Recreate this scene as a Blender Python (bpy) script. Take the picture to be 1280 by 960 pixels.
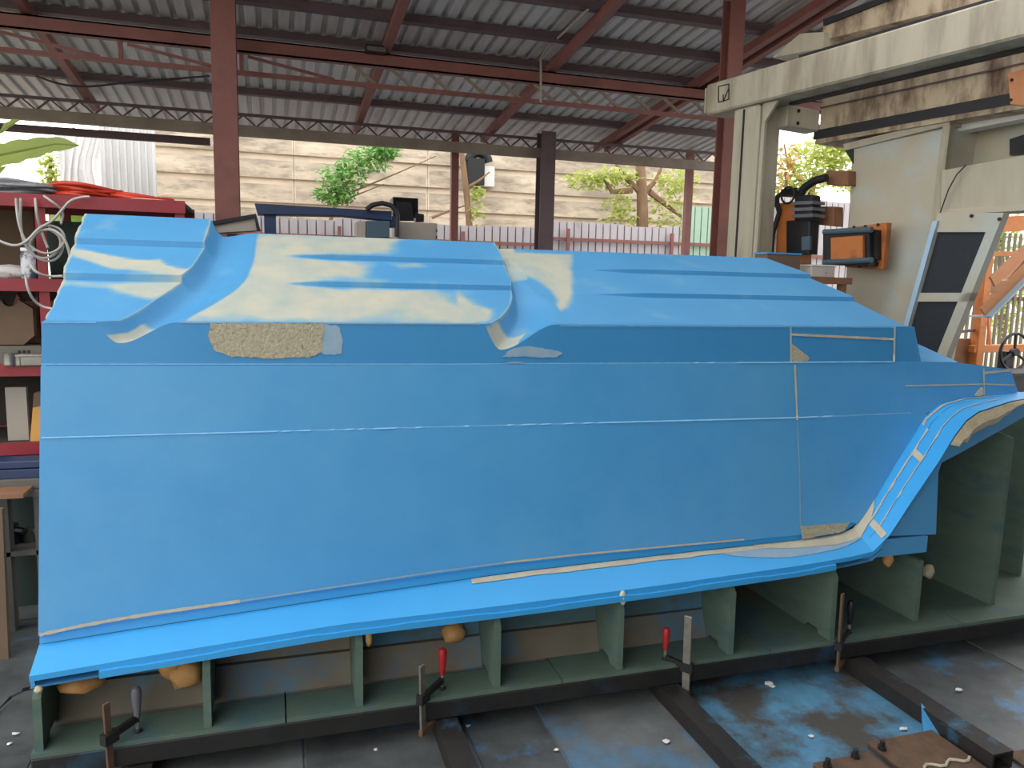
import bpy, bmesh, math, random
from mathutils import Vector, Matrix, noise
random.seed(7)
for o in list(bpy.data.objects): bpy.data.objects.remove(o)
scn = bpy.context.scene
COL = scn.collection
V = Vector
# ------------------------------------------------------------------ camera
FPX = 961.0
YAW, PIT, ROL = math.radians(17.44), math.radians(7.5), math.radians(1.3)
CAM = V((0, 0, 1.6))
FW = V((math.sin(YAW)*math.cos(PIT), math.cos(YAW)*math.cos(PIT), -math.sin(PIT)))
RT0 = V((math.cos(YAW), -math.sin(YAW), 0)); DN0 = FW.cross(RT0)
RT = RT0*math.cos(ROL) - DN0*math.sin(ROL); DN = DN0*math.cos(ROL) + RT0*math.sin(ROL)
cd = bpy.data.cameras.new('camera'); cam = bpy.data.objects.new('camera', cd); COL.objects.link(cam)
cd.sensor_width = 36; cd.lens = FPX/1280*36; cd.clip_end = 500
m = Matrix((( RT.x, -DN.x, -FW.x), (RT.y, -DN.y, -FW.y), (RT.z, -DN.z, -FW.z))).to_4x4(); m.translation = CAM
cam.matrix_world = m
scn.camera = cam
# ------------------------------------------------------------------ sky, sun, exposure
w = bpy.data.worlds.new('sky'); scn.world = w; w.use_nodes = True
nt = w.node_tree; bg = nt.nodes['Background']
sky = nt.nodes.new('ShaderNodeTexSky'); sky.sky_type = 'NISHITA'
sky.sun_disc = False; sky.sun_elevation = math.radians(39); sky.sun_rotation = math.radians(-19)
sky.air_density = 1.0; sky.dust_density = 4.0; sky.ozone_density = 1.0
mixw = nt.nodes.new('ShaderNodeMixRGB'); mixw.inputs[0].default_value = 0.7
mixw.inputs[2].default_value = (7.6, 7.3, 6.8, 1)      # high thin cloud
nt.links.new(sky.outputs[0], mixw.inputs[1]); nt.links.new(mixw.outputs[0], bg.inputs[0])
bg.inputs[1].default_value = 0.26
sl = bpy.data.lights.new('sun', 'SUN'); sun = bpy.data.objects.new('sun', sl); COL.objects.link(sun)
sl.energy = 0.9; sl.angle = math.radians(2); sl.color = (1, .93, .82)
sun.rotation_euler = V((.35, -1.0, -.85)).to_track_quat('-Z', 'Y').to_euler()
vs = scn.view_settings; vs.view_transform = 'Standard'; vs.look = 'None'; vs.gamma = 1; vs.use_curve_mapping = False
vs.exposure = 0.8
# ------------------------------------------------------------------ pixel (1280x960) -> real point
def ray(x, y): return FW*FPX + RT*(x-640) + DN*(y-480)
def at(x, y, Y): d = ray(x, y); return CAM + d*(Y/d.y)
def atz(x, y, z): d = ray(x, y); return CAM + d*((z-1.6)/d.z)
def onp(x, y, n, p): d = ray(x, y); return CAM + d*(n.dot(p-CAM)/n.dot(d))
# ------------------------------------------------------------------ materials
def lin(c): return tuple(((v/255/12.92) if v/255 <= .04045 else ((v/255+.055)/1.055)**2.4) for v in c) + (1,)
MATS = {}
def mat(name, c1, c2=None, scale=6, rough=.6, metal=0, bump=0, detail=5, mid=.5, width=.25, stretch=(1,1,1), c3=None, s3=2, t3=.55, w3=.08, bscale=None, trans=0):
    if name in MATS: return MATS[name]
    M = bpy.data.materials.new(name); M.use_nodes = True; n = M.node_tree.nodes; l = M.node_tree.links
    b = n['Principled BSDF']; b.inputs['Roughness'].default_value = rough; b.inputs['Metallic'].default_value = metal
    b.inputs['Base Color'].default_value = lin(c1)
    MATS[name] = M
    tc = n.new('ShaderNodeTexCoord'); mp = n.new('ShaderNodeMapping'); mp.inputs['Scale'].default_value = stretch
    l.new(tc.outputs['Object'], mp.inputs[0])
    def nz(s, d):
        q = n.new('ShaderNodeTexNoise'); q.inputs['Scale'].default_value = s; q.inputs['Detail'].default_value = d; q.inputs['Roughness'].default_value = .65
        l.new(mp.outputs[0], q.inputs['Vector']); return q
    if c2:
        q = nz(scale, detail); r = n.new('ShaderNodeValToRGB')
        r.color_ramp.elements[0].position = max(0, mid-width); r.color_ramp.elements[1].position = min(1, mid+width)
        r.color_ramp.elements[0].color = lin(c1); r.color_ramp.elements[1].color = lin(c2)
        l.new(q.outputs[0], r.inputs[0]); out = r.outputs[0]
        if c3:
            q2 = nz(s3, 8); r2 = n.new('ShaderNodeValToRGB')
            r2.color_ramp.elements[0].position = t3-w3; r2.color_ramp.elements[1].position = t3+w3
            l.new(q2.outputs[0], r2.inputs[0]); mx = n.new('ShaderNodeMixRGB'); l.new(r2.outputs[0], mx.inputs[0])
            l.new(out, mx.inputs[1]); mx.inputs[2].default_value = lin(c3); out = mx.outputs[0]
        l.new(out, b.inputs['Base Color'])
    if bump:
        q = nz(bscale or scale*3, 6); bp = n.new('ShaderNodeBump'); bp.inputs['Strength'].default_value = bump; bp.inputs['Distance'].default_value = .02
        l.new(q.outputs[0], bp.inputs['Height']); l.new(bp.outputs[0], b.inputs['Normal'])
    if trans:
        tr = n.new('ShaderNodeBsdfTranslucent'); ms = n.new('ShaderNodeMixShader'); ms.inputs[0].default_value = trans
        tr.inputs[0].default_value = lin(c2 or c1)
        o = n['Material Output']; l.new(b.outputs[0], ms.inputs[1]); l.new(tr.outputs[0], ms.inputs[2]); l.new(ms.outputs[0], o.inputs[0])
    return M
BLUE = (70, 150, 205)
mat('blue_foam', (66,146,203), (76,156,211), 3, .55, bump=.04, bscale=120, c3=(92,160,206), s3=1.1, t3=.62, w3=.16)
mat('blue_band', (50,132,188), (58,140,196), 3, .55, bump=.04, bscale=120)
mat('blue_deep', (54,156,222), (60,164,228), 3, .5)
mat('edge_highlight', (128,186,222), (110,172,212), 20, .5)  # painted highlight colour for the hull edges
mat('putty', (196,190,170), (176,170,150), 14, .8, bump=.3, bscale=60)
mat('putty_rough', (196,188,158), (150,146,128), 90, .9, bump=.6, bscale=90, c3=(92,96,92), s3=70, t3=.66, w3=.03)
mat('putty_thin', (120,158,186), (150,172,186), 30, .7)
mat('foam', (205,160,100), (180,128,74), 12, .8, bump=.3)
mat('foam_white', (222,212,184), (196,180,142), 25, .85, bump=.5)
mat('green_board', (76,96,86), (94,114,100), 5, .75, stretch=(1,1,3), c3=(60,92,104), s3=3, t3=.62, w3=.1)
mat('brown_board', (92,88,76), (116,108,92), 4, .8, c3=(60,110,140), s3=3, t3=.6, w3=.1)
mat('teal_board', (62,92,100), (82,104,104), 4, .8, c3=(62,118,158), s3=4, t3=.6, w3=.1)
mat('dark_steel', (30,32,34), (48,46,44), 12, .55, .3, c3=(40,70,90), s3=4, t3=.64)
mat('old_steel', (54,50,48), (36,34,34), 10, .6, .3, bump=.1, c3=(72,120,150), s3=5, t3=.66)
mat('bright_steel', (168,166,156), (120,116,106), 20, .4, .7)
mat('rusty_steel', (120,92,70), (86,70,58), 20, .7, .3)
mat('red_plastic', (176,38,44), (150,30,36), 10, .4)
mat('grey_plastic', (110,112,120), (84,84,92), 10, .5)
mat('red_oxide', (144,92,84), (120,74,70), 3, .6, c3=(112,74,68), s3=2, t3=.6)
mat('dark_oxide', (104,84,90), (84,66,74), 4, .6)
mat('grey_truss', (150,138,126), (120,108,98), 4, .7)
mat('zinc', (206,204,206), (186,184,188), 2.5, .5, .1, stretch=(3,.5,1), c3=(160,154,150), s3=1.2, t3=.6, w3=.15)
mat('zinc_fence', (188,182,186), (168,162,168), 2, .55, .2, stretch=(3,1,.6), c3=(140,128,122), s3=2, t3=.68)
mat('zinc_white', (226,224,222), (206,204,204), 2, .5, .1, stretch=(3,1,.5))
mat('green_sheet', (150,182,160), (170,196,176), 2, .6)
mat('concrete', (116,120,120), (70,74,76), 4, .55, bump=.15, bscale=14, c3=(66,130,172), s3=1.4, t3=.60, w3=.07)
mat('plate', (104,108,108), (56,60,64), 5, .5, .1, bump=.1, bscale=16, c3=(66,140,190), s3=1.9, t3=.60, w3=.06)
mat('plate_blue', (92,150,184), (72,122,154), 9, .6, .05, bump=.2, c3=(74,72,68), s3=3.2, t3=.5, w3=.07)
mat('earth', (170,158,138), (140,128,108), 1, .9)
mat('siding', (222,205,184), (206,188,166), 1.2, .85, stretch=(.3,1,1), c3=(150,140,122), s3=2.2, t3=.6, w3=.15)
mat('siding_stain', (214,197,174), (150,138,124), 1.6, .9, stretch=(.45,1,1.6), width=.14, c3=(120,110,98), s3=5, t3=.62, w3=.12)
mat('siding_gap', (120,106,88))
mat('cream_paint', (190,184,166), (166,160,142), 5, .6, stretch=(1.5,1.5,.25), c3=(128,116,96), s3=2.5, t3=.62, w3=.14)
mat('cream_rust', (200,186,160), (168,150,126), 3, .65, stretch=(2,2,.7), c3=(96,74,58), s3=3, t3=.56, w3=.1)
mat('cream_body', (192,186,168), (178,170,150), 1.2, .5, c3=(176,200,206), s3=1.3, t3=.6, w3=.12)
mat('rubber', (26,28,34), (38,38,44), 8, .55)
mat('mesh_black', (34,40,48), (44,50,56), 60, .7, bump=.3, bscale=200)
mat('orange', (196,118,52), (164,92,42), 5, .5, c3=(110,66,40), s3=3, t3=.64)
mat('orange_light', (214,150,104), (190,126,86), 4, .6)
mat('motor_black', (24,26,32), (46,46,50), 8, .4, .4)
mat('navy', (30,48,84), (42,60,94), 4, .45)
mat('teal_box', (66,88,104), (76,98,112), 4, .5)
mat('screen', (14,14,18), None, rough=.25)
mat('beige_box', (172,162,150), (160,150,138), 4, .6)
mat('light_blue', (178,204,224), (150,186,214), 3, .4)
mat('red_rack', (150,36,48), (122,30,40), 4, .5)
mat('red_hose', (206,62,34), (184,48,28), 8, .4)
mat('clear_hose', (188,186,178), (160,158,152), 10, .25)
mat('grey_hose', (110,112,120), (160,162,168), 12, .3)
mat('cardboard', (120,98,78), (100,82,66), 3, .85)
mat('dark_board', (66,58,52), (50,46,42), 3, .85)
mat('yellow_paper', (206,158,84), (190,140,70), 4, .8)
mat('white_pack', (206,202,196), (180,176,172), 8, .6, c3=(186,70,50), s3=9, t3=.64, w3=.02)
mat('can_print', (190,190,196), (60,70,90), 16, .4, mid=.5, width=.05)
mat('tin', (150,148,140), (120,118,112), 8, .35, .7)
mat('dark_green', (38,52,48), (48,62,56), 4, .7)
mat('leaf_banana', (226,240,170), (200,228,130), 3, .45, stretch=(1,8,1), trans=.75)
mat('leaf_green', (150,196,110), (112,160,88), 3, .6, trans=.4)
mat('leaf_yellow', (206,208,120), (170,186,100), 3, .6, trans=.4)
mat('leaf_red', (196,120,80), (160,150,80), 3, .6, trans=.3)
mat('bark', (150,120,92), (112,88,70), 8, .9, stretch=(1,1,.3))
mat('wood_rust', (128,84,60), (150,112,84), 5, .8)
mat('grey_wood', (120,116,106), (96,92,84), 4, .85, stretch=(.3,1,1))
mat('white_paint', (226,226,222), (210,210,206), 3, .6)
mat('hood_black', (20,20,22), None, rough=.6)
mat('house_far', (206,190,160), (190,176,150), 2, .9)
# ------------------------------------------------------------------ builders
class MB:
    def __init__(s): s.v = []; s.f = []
    def add(s, vs, fs):
        o = len(s.v); s.v += [V(p) for p in vs]; s.f += [tuple(i+o for i in f) for f in fs]; return s
    def box(s, a, b):
        x0,y0,z0 = a; x1,y1,z1 = b
        return s.add([(x0,y0,z0),(x1,y0,z0),(x1,y1,z0),(x0,y1,z0),(x0,y0,z1),(x1,y0,z1),(x1,y1,z1),(x0,y1,z1)],
            [(0,3,2,1),(4,5,6,7),(0,1,5,4),(1,2,6,5),(2,3,7,6),(3,0,4,7)])
    def prism(s, poly, ext):
        n = len(poly); ext = V(ext); p = [V(q) for q in poly]
        nrm = V((0,0,0))
        for i in range(n): nrm += p[i].cross(p[(i+1)%n])
        if nrm.dot(ext) > 0: p.reverse()
        return s.add(p+[q+ext for q in p], [tuple(range(n)), tuple(range(2*n-1, n-1, -1))] + [(i, n+i, n+(i+1)%n, (i+1)%n) for i in range(n)])
    def bar(s, a, b, wd, h, up=(0,0,1)):
        a = V(a); b = V(b); d = (b-a).normalized(); u = V(up); u = (u - d*u.dot(d)).normalized(); sd = d.cross(u)
        c = [sd*(wd/2)*i + u*(h/2)*j for i, j in ((-1,-1),(1,-1),(1,1),(-1,1))]
        return s.add([a+q for q in c]+[b+q for q in c], [(0,1,2,3),(7,6,5,4),(0,4,5,1),(1,5,6,2),(2,6,7,3),(3,7,4,0)])
    def tube(s, pts, r, n=8, closed=False):
        pts = [V(p) for p in pts]; N = len(pts); rr = r if isinstance(r, (list, tuple)) else [r]*N
        rings = []; ref = None
        for i, p in enumerate(pts):
            a = pts[(i-1) % N] if closed or i else p; b = pts[(i+1) % N] if closed or i < N-1 else p
            d = (b-a).normalized()
            if ref is None: ref = d.orthogonal().normalized()
            ref = (ref - d*ref.dot(d)).normalized(); bn = d.cross(ref)
            rings.append([p + (ref*math.cos(2*math.pi*k/n) + bn*math.sin(2*math.pi*k/n))*rr[i] for k in range(n)])
        vs = [q for g in rings for q in g]; fs = []
        for i in range(N if closed else N-1):
            j = (i+1) % N
            for k in range(n): fs.append((i*n+k, i*n+(k+1)%n, j*n+(k+1)%n, j*n+k))
        if not closed: fs += [tuple(range(n-1,-1,-1)), tuple(range((N-1)*n, N*n))]
        return s.add(vs, fs)
    def lathe(s, base, prof, axis=(0,0,1), n=16):
        ax = V(axis).normalized(); e1 = ax.orthogonal().normalized(); e2 = ax.cross(e1); base = V(base); vs = []
        for r, h in prof: vs += [base + ax*h + (e1*math.cos(2*math.pi*k/n)+e2*math.sin(2*math.pi*k/n))*r for k in range(n)]
        fs = [(i*n+k, i*n+(k+1)%n, (i+1)*n+(k+1)%n, (i+1)*n+k) for i in range(len(prof)-1) for k in range(n)]
        fs += [tuple(range(n-1,-1,-1)), tuple(range((len(prof)-1)*n, len(prof)*n))]
        return s.add(vs, fs)
    def grid(s, rows):
        n = len(rows[0]); m = len(rows)
        return s.add([p for r in rows for p in r], [(i*n+k, i*n+k+1, (i+1)*n+k+1, (i+1)*n+k) for i in range(m-1) for k in range(n-1)])
    def blob(s, c, r, sub=2, amp=.25, fr=2.5, seed=0):
        bm = bmesh.new(); bmesh.ops.create_icosphere(bm, subdivisions=sub, radius=1)
        c = V(c); r = V(r) if hasattr(r, '__len__') else V((r,r,r)); vs = []
        for q in bm.verts:
            k = 1 + amp*noise.noise(q.co*fr + V((seed*3.1, seed*1.7, 0)))
            vs.append(c + V((q.co.x*r.x, q.co.y*r.y, q.co.z*r.z))*k)
        fs = [tuple(x.index for x in f.verts) for f in bm.faces]; bm.free()
        return s.add(vs, fs)
    def build(s, name, material, parent=None, smooth=None, bevel=0):
        me = bpy.data.meshes.new(name)
        if parent is None:
            lo = V([min(p[i] for p in s.v) for i in range(3)]); hi = V([max(p[i] for p in s.v) for i in range(3)])
            org = V(((lo.x+hi.x)/2, (lo.y+hi.y)/2, lo.z))
        else:
            org = WLOC[parent.name]
        me.from_pydata([tuple(p-org) for p in s.v], [], s.f); me.update()
        bm = bmesh.new(); bm.from_mesh(me)
        if bevel:
            bmesh.ops.bevel(bm, geom=[e for e in bm.edges if len(e.link_faces) == 2 and e.calc_face_angle(0) > .5], offset=bevel, segments=1, affect='EDGES', clamp_overlap=True)
        bm.to_mesh(me); bm.free()
        if smooth is not None:
            me.shade_smooth(); me.set_sharp_from_angle(angle=math.radians(smooth))
        o = bpy.data.objects.new(name, me); COL.objects.link(o)
        if material: me.materials.append(MATS[material] if isinstance(material, str) else material)
        WLOC[o.name] = org
        if parent is None: o.location = org
        else: o.parent = parent
        return o
WLOC = {}
def thing(name, loc, label, cat, group=None, kind=None):
    o = bpy.data.objects.new(name, None); COL.objects.link(o); o.location = loc; o.empty_display_size = .1
    WLOC[o.name] = V(loc); tag(o, label, cat, group, kind); return o
def tag(o, label=None, cat=None, group=None, kind=None):
    if label: o['label'] = label
    if cat: o['category'] = cat
    if group: o['group'] = group
    if kind: o['kind'] = kind
    return o
def pbox(a, b): return MB().box(a, b)
def interp(tab, x):
    if x <= tab[0][0]: return tab[0][1]
    for (a, p), (b, q) in zip(tab, tab[1:]):
        if x <= b: return p + (q-p)*(x-a)/(b-a)
    return tab[-1][1]
def sinterp(tab, x):   # smooth version
    h = .02; return (interp(tab, x-h)+2*interp(tab, x)+interp(tab, x+h))/4
def resample(pts, n):
    pts = [V(p) for p in pts]; L = [0]
    for a, b in zip(pts, pts[1:]): L.append(L[-1]+(b-a).length)
    out = []
    for i in range(n):
        t = L[-1]*i/(n-1); k = 0
        while k < len(L)-2 and L[k+1] < t: k += 1
        out.append(pts[k].lerp(pts[k+1], (t-L[k])/max(1e-9, L[k+1]-L[k])))
    return out
def arc(c, r, a0, a1, n, e1, e2):
    return [V(c) + V(e1)*r*math.cos(a0+(a1-a0)*i/(n-1)) + V(e2)*r*math.sin(a0+(a1-a0)*i/(n-1)) for i in range(n)]
#@@STRUCT
# ================================================================== SETTING
g = pbox((-45,-40,-.3), (60,70,-.06)).build('ground', 'earth'); tag(g, 'bare pale earth yard around the open shed', 'ground', kind='structure')
FL = thing('floor', (0,4,0), 'grey shed floor of worn steel plates dusted with blue powder', 'floor', kind='structure')
pbox((-9,-3,-.3), (11,11,-.004)).build('slab', 'concrete', FL)
ex = [-6,-4.4,-2.9,-1.55,-.78,.08,.64,.93,1.46,2.30,3.05,4.2,6]
for i in range(len(ex)-1):
    for j, (y0, y1) in enumerate(((-2.4,-.2),(-.2,1.62),(1.62,3.9),(3.9,6.2))):
        mt = 'plate_blue' if (i == 8 and j == 2) else ('plate' if (i+j) % 3 else 'concrete')
        pbox((ex[i]+.006, y0+.006, -.004), (ex[i+1]-.006, y1-.006, .001*((i*7+j*3) % 3))).build('plate', mt, FL)
# ---- roof
RS = -.097
def rz(Y): return 3.67 + RS*(Y-7)
RY0, RY1 = 3.9, 10.15
CE = thing('ceiling', (0,5,3.6), 'corrugated galvanised roof sheets over the open shed', 'roof', kind='structure')
PIT_, NR = .13, 6
def sheet_profile(n, pitch, h, x0=0, narrow=False):
    pr = []
    for k in range(n):
        x = x0 + k*pitch
        if narrow: pr += [(x, 0), (x+pitch*.84, 0), (x+pitch*.86, -h), (x+pitch*.97, -h)]; continue
        pr += [(x, 0), (x+pitch*.42, 0), (x+pitch*.52, h), (x+pitch*.76, h), (x+pitch*.86, 0)]
    pr.append((x0+n*pitch, 0)); return pr
shm = None
for k in range(18):
    x0 = -8.2 + k*PIT_*NR
    if shm is None:
        b = MB(); pr = sheet_profile(NR, PIT_, .03)
        pr[-1] = (pr[-1][0]+.03, 0)
        b.grid([[V((x0+x, Y, rz(Y)+z)) for x, z in pr] for Y in (RY0, 7.4, RY1)])
        so = b.build('roof_sheet', 'zinc', CE); shm = so.data; sx = x0
        sm = so.modifiers.new('thick', 'SOLIDIFY'); sm.thickness = .002
    else:
        so = bpy.data.objects.new('roof_sheet', shm); COL.objects.link(so); so.parent = CE; so.location = (x0-sx, 0, .002*(k % 2))
        sm = so.modifiers.new('thick', 'SOLIDIFY'); sm.thickness = .002
PG = 'roof purlins'
for nm, (px, py) in (('hi', (600,-12)), ('a', (600,35)), ('b', (600,73)), ('c', (600,141))):
    d = ray(px, py); t = (rz(0)-.04-1.6)/(d.z - RS*d.y); Y = (d*t).y
    lab = {'hi':'dark steel purlin at the top edge of the roof slope','a':'dark steel purlin above the red oxide beam, second up','b':'dark steel purlin resting right above the red oxide beam','c':'dark steel purlin midway between red beam and zigzag truss'}[nm]
    b = MB(); b.bar((-8.2,Y,rz(Y)-.037),(5.9,Y,rz(Y)-.037),.06,.06)
    b.bar((-8.2,Y+.04,rz(Y)-.061),(5.9,Y+.04,rz(Y)-.061),.05,.01)
    tag(b.build('purlin', 'dark_oxide'), lab, 'purlin', PG)
for (px, py), lab in (((60,50),'dark raking rafter over the red storage rack'), ((470,95),'raking red rafter between the brown column and the central column'), ((690,85),'raking red rafter meeting the central column'), ((885,95),'raking red rafter behind the cream gantry beam end'), ((1010,30),'raking red rafter passing over the cream gantry beam')):
    d = ray(px, py); t = (rz(0)-.1-1.6)/(d.z - RS*d.y); X = (d*t).x
    tag(MB().bar((X,RY0+.1,rz(RY0)-.105),(X,9.4,rz(9.4)-.105),.07,.07).build('rafter', 'red_oxide'), lab, 'rafter', 'roof rafters')
# ---- upper red beam with truss under it (Y 7)
T = thing('roof_truss', (1.2,7,3.16), 'red oxide roof beam with a thin welded truss chord hung below it', 'truss')
b = MB().box((-7.5,6.95,3.42),(5.9,6.965,3.529))
for z in (3.42,3.517): b.box((-7.5,6.95,z),(5.9,7.03,z+.012))
b.build('beam', 'red_oxide', T)
MB().bar((-7.5,7,3.265),(5.9,7,3.265),.04,.035).build('chord', 'red_oxide', T)
x = -7.4
while x < 5.7:
    if x < .5: MB().bar((x,7,3.27),(x,7,3.425),.03,.03,(0,1,0)).build('web', 'red_oxide', T); MB().bar((x+.05,7,3.40),(x+.75,7,3.285),.022,.022).build('web', 'red_oxide', T); x += .9
    else: MB().bar((x,7,3.42),(x+.2,7,3.275),.024,.024).build('web', 'grey_truss', T); x += .33
# ---- lower eave truss (Y 9)
T = thing('eave_truss', (1.2,9,3.1), 'low grey steel eave beam topped by a zigzag bar truss', 'truss')
b = MB().box((-7.5,8.95,3.09),(5.9,9.03,3.2)); b.build('beam', 'grey_truss', T)
MB().bar((-7.5,9,3.315),(5.9,9,3.315),.03,.03).build('chord', 'dark_oxide', T)
x = -7.4; up = 1
while x < 5.8:
    MB().bar((x,9,3.2 if up else 3.31),(x+.13,9,3.31 if up else 3.2),.016,.016).build('web', 'dark_oxide', T); x += .13; up = 1-up
tag(MB().box((-7.5,9.5,3.05),(at(262,160,9.5).x,9.55,3.13)).build('rail', 'dark_oxide'), 'thin dark steel rail below the eave truss over the banana leaf', 'rail')
# ---- columns
def hcol(name, x, Y, w, z1, matn, lab, grp=None):
    t = thing(name, (x,Y,0), lab, 'column', grp)
    b = MB(); b.box((x-w/2,Y-w/2,0),(x+w/2,Y-w/2+.014,z1)); b.box((x-w/2,Y+w/2-.014,0),(x+w/2,Y+w/2,z1)); b.box((x-.005,Y-w/2+.014,0),(x+.005,Y+w/2-.014,z1)); b.build('column_shaft', matn, t)
    pbox((x-w/2-.06,Y-w/2-.06,0),(x+w/2+.06,Y+w/2+.06,.02)).build('base_plate', 'dark_oxide', t)
    return t
cx = at(281,100,6.2).x
hcol('steel_column', cx, 6.2, .17, rz(6.2)-.004, 'red_oxide', 'brown steel column rising behind the hull plug, beside black tilted frame')
cx = at(911,130,5.5).x
hcol('steel_column', cx, 5.5, .125, rz(5.5)-.004, 'red_oxide', 'brown steel column half hidden by the cream gantry leg')
cx = at(678,230,9.0).x
hcol('steel_column', cx, 8.9, .18, rz(9)-.1, 'dark_oxide', 'dark brown steel column carrying the eave truss before the pale fence')
for px, lab in ((568,'thin brown post beside the slim tree trunk'), (861,'thin brown corner post beside the green corrugated sheet')):
    p = at(px,230,9.5); t = thing('thin_post', (p.x,9.5,0), lab, 'post')
    pbox((p.x-.045,9.46,0),(p.x+.045,9.54,rz(9.5)-.02)).build('post_shaft', 'red_oxide', t)
    pbox((p.x-.1,9.4,0),(p.x+.1,9.6,.02)).build('base_plate', 'dark_oxide', t)
# ================================================================== HULL PLUG (1 design unit = 0.965 m)
HS = .965
def H(x, y, z): return V((x*HS, y*HS, z*HS + .056))
YC, ZC, YK = 2.949, 1.435, 3.676
def ys(z): return YC - (ZC-z)*.2311
SEC = {'A': ((1.573,1.600),(1.713,1.738),1.847), 'B': ((1.566,1.588),(1.681,1.703),1.793), 'C': ((1.545,1.567),(1.658,1.680),1.7665)}
S1Y, S2Y = 3.26, 3.46
def taper(sec, X):
    if sec == 'A': return (1, 1)
    a = {'B': (.06,.26,.03,.22), 'C': (1.42,1.72,1.36,1.70)}[sec]
    f = lambda p, q: max(0, min(1, (X-p)/(q-p)))
    return (f(a[2],a[3]), f(a[0],a[1]))
def prof(sec, X, Y, hi):
    (l1,h1),(l2,h2),k = SEC[sec]; g1, g2 = taper(sec, X)
    m1, m2 = (l1+h1)/2, (l2+h2)/2
    l1, h1, l2, h2 = m1+(l1-m1)*g1, m1+(h1-m1)*g1, m2+(l2-m2)*g2, m2+(h2-m2)*g2
    if Y <= 3.0: return ZC + (Y-YC)*.04
    if Y < S1Y or (Y == S1Y and not hi): return 1.437 + (l1-1.437)*(Y-3)/(S1Y-3)
    if Y < S2Y or (Y == S2Y and not hi): return h1 + (l2-h1)*(Y-S1Y)/(S2Y-S1Y)
    return h2 + (k-h2)*(Y-S2Y)/(YK-S2Y)
tS1 = [(2.949,-.573),(2.975,-.545),(3.006,-.50),(3.06,-.458),(3.118,-.42),(3.215,-.361),(3.319,-.297),(3.457,-.261),(3.606,-.248),(3.7,-.245)]
tE1 = [(2.949,-.317),(3.017,-.297),(3.123,-.199),(3.2,-.14),(3.275,-.102),(3.412,-.073),(3.589,-.065),(3.7,-.06)]
tS2 = [(2.949,.808),(2.996,.841),(3.036,.896),(3.124,.963),(3.206,1.0),(3.32,1.024),(3.497,1.04),(3.7,1.05)]
tE2 = [(2.949,1.112),(3.014,1.137),(3.06,1.165),(3.102,1.175),(3.183,1.174),(3.266,1.135),(3.32,1.11),(3.42,1.12),(3.7,1.14)]
tEnd = [(2.949,2.941),(3.26,2.85),(3.46,2.735),(3.676,2.60)]
rowsY = [(2.949,0),(2.958,0),(2.975,0),(3.0,0)] + [(3.0+.26*i/13,0) for i in range(1,14)] + [(S1Y,1)] + [(S1Y+.2*i/11,0) for i in range(1,12)] + [(S2Y,1)] + [(S2Y+.216*i/11,0) for i in range(1,12)]
rowsY = [(round(y,5), h) for y, h in rowsY]
def seg(n): return [i/n for i in range(n+1)]
ss = lambda t: t*t*(3-2*t)
def trough(sa, sb, t, X, Y, hi, Xa, Xb, dep0, dep1, tm):
    za = prof(sa, Xa, Y, hi); zb = prof(sb, Xb, Y, hi); v = (Y-YC)/(YK-YC)
    dep = dep0*(1-v)**1.2 + dep1*v if sa == 'A' else interp([(0,dep0),(.12,.075),(.3,.055),(.5,.012),(1,.004)], v)
    zm = zb - dep
    if t < tm: return za + (zm-za)*math.sin(math.pi/2*t/tm)
    return zm + (zb-zm)*ss((t-tm)/(1-tm))
# --- putty mask polygons on the bottom, in plan (X, Y)
DNV = V((0,-(1.847-1.435),3.676-3.0)).normalized(); 
def plan(poly, drop):
    out = []
    for x, y in poly:
        d = ray(x, y); p0 = V((0, 3.676, 1.847-drop)); p = CAM + d*(DNV.dot(p0-CAM)/DNV.dot(d)); out.append((p.x, p.y))
    return out
PA = [(plan([(91,311),(112,313),(140,320),(170,325),(200,325),(208,333),(222,337),(238,338),(225,347),(180,341),(140,337),(115,328),(92,320)],0), 1, .012),
      (plan([(80,347),(120,348),(222,346),(215,358),(192,374),(165,364),(138,355),(105,350),(80,350)],0), .9, .02)]
PB = [(plan([(318,284),(505,290),(480,320),(415,322),(470,330),(450,352),(400,352),(430,360),(540,362),(600,398),(590,412),(215,412),(270,378),(305,346)],.03), .95, .05),
      (plan([(430,360),(580,366),(600,396),(560,400),(440,380)],.03), .3, .05),
      (plan([(572,366),(592,385),(615,394),(612,412),(560,412)],.03), .9, .02),
      (plan([(480,328),(520,326),(530,334),(500,340)],.03), .6, .03)]
PCm = [(plan([(626,312),(716,314),(714,340),(716,375),(708,395),(697,404),(696,385),(688,368),(668,354),(646,345),(634,330)],.06), .9, .02)]
def pdist(poly, x, y):
    ins = False; d = 9; n = len(poly)
    for i in range(n):
        (x1,y1),(x2,y2) = poly[i], poly[(i+1)%n]
        if (y1 > y) != (y2 > y) and x < (x2-x1)*(y-y1)/(y2-y1)+x1: ins = not ins
        L = (x2-x1)**2+(y2-y1)**2; t = max(0, min(1, ((x-x1)*(x2-x1)+(y-y1)*(y2-y1))/max(L,1e-9)))
        d = min(d, math.hypot(x-x1-t*(x2-x1), y-y1-t*(y2-y1)))
    return d if ins else -d
def mask(polys, x, y):
    v = 0
    for poly, s, sft in polys: v = max(v, s*max(0, min(1, .5+pdist(poly, x, y)/sft/2)))
    return v
HULL = thing('hull_plug', (1.2,3.0,.37), 'large blue foam boat hull plug with cream putty patches on green ribs', 'hull plug')
M = bpy.data.materials.new('hull_bottom'); M.use_nodes = True; n = M.node_tree.nodes; l = M.node_tree.links; bs = n['Principled BSDF']; bs.inputs['Roughness'].default_value = .55
at_ = n.new('ShaderNodeAttribute'); at_.attribute_name = 'putty'
tc = n.new('ShaderNodeTexCoord')
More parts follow.
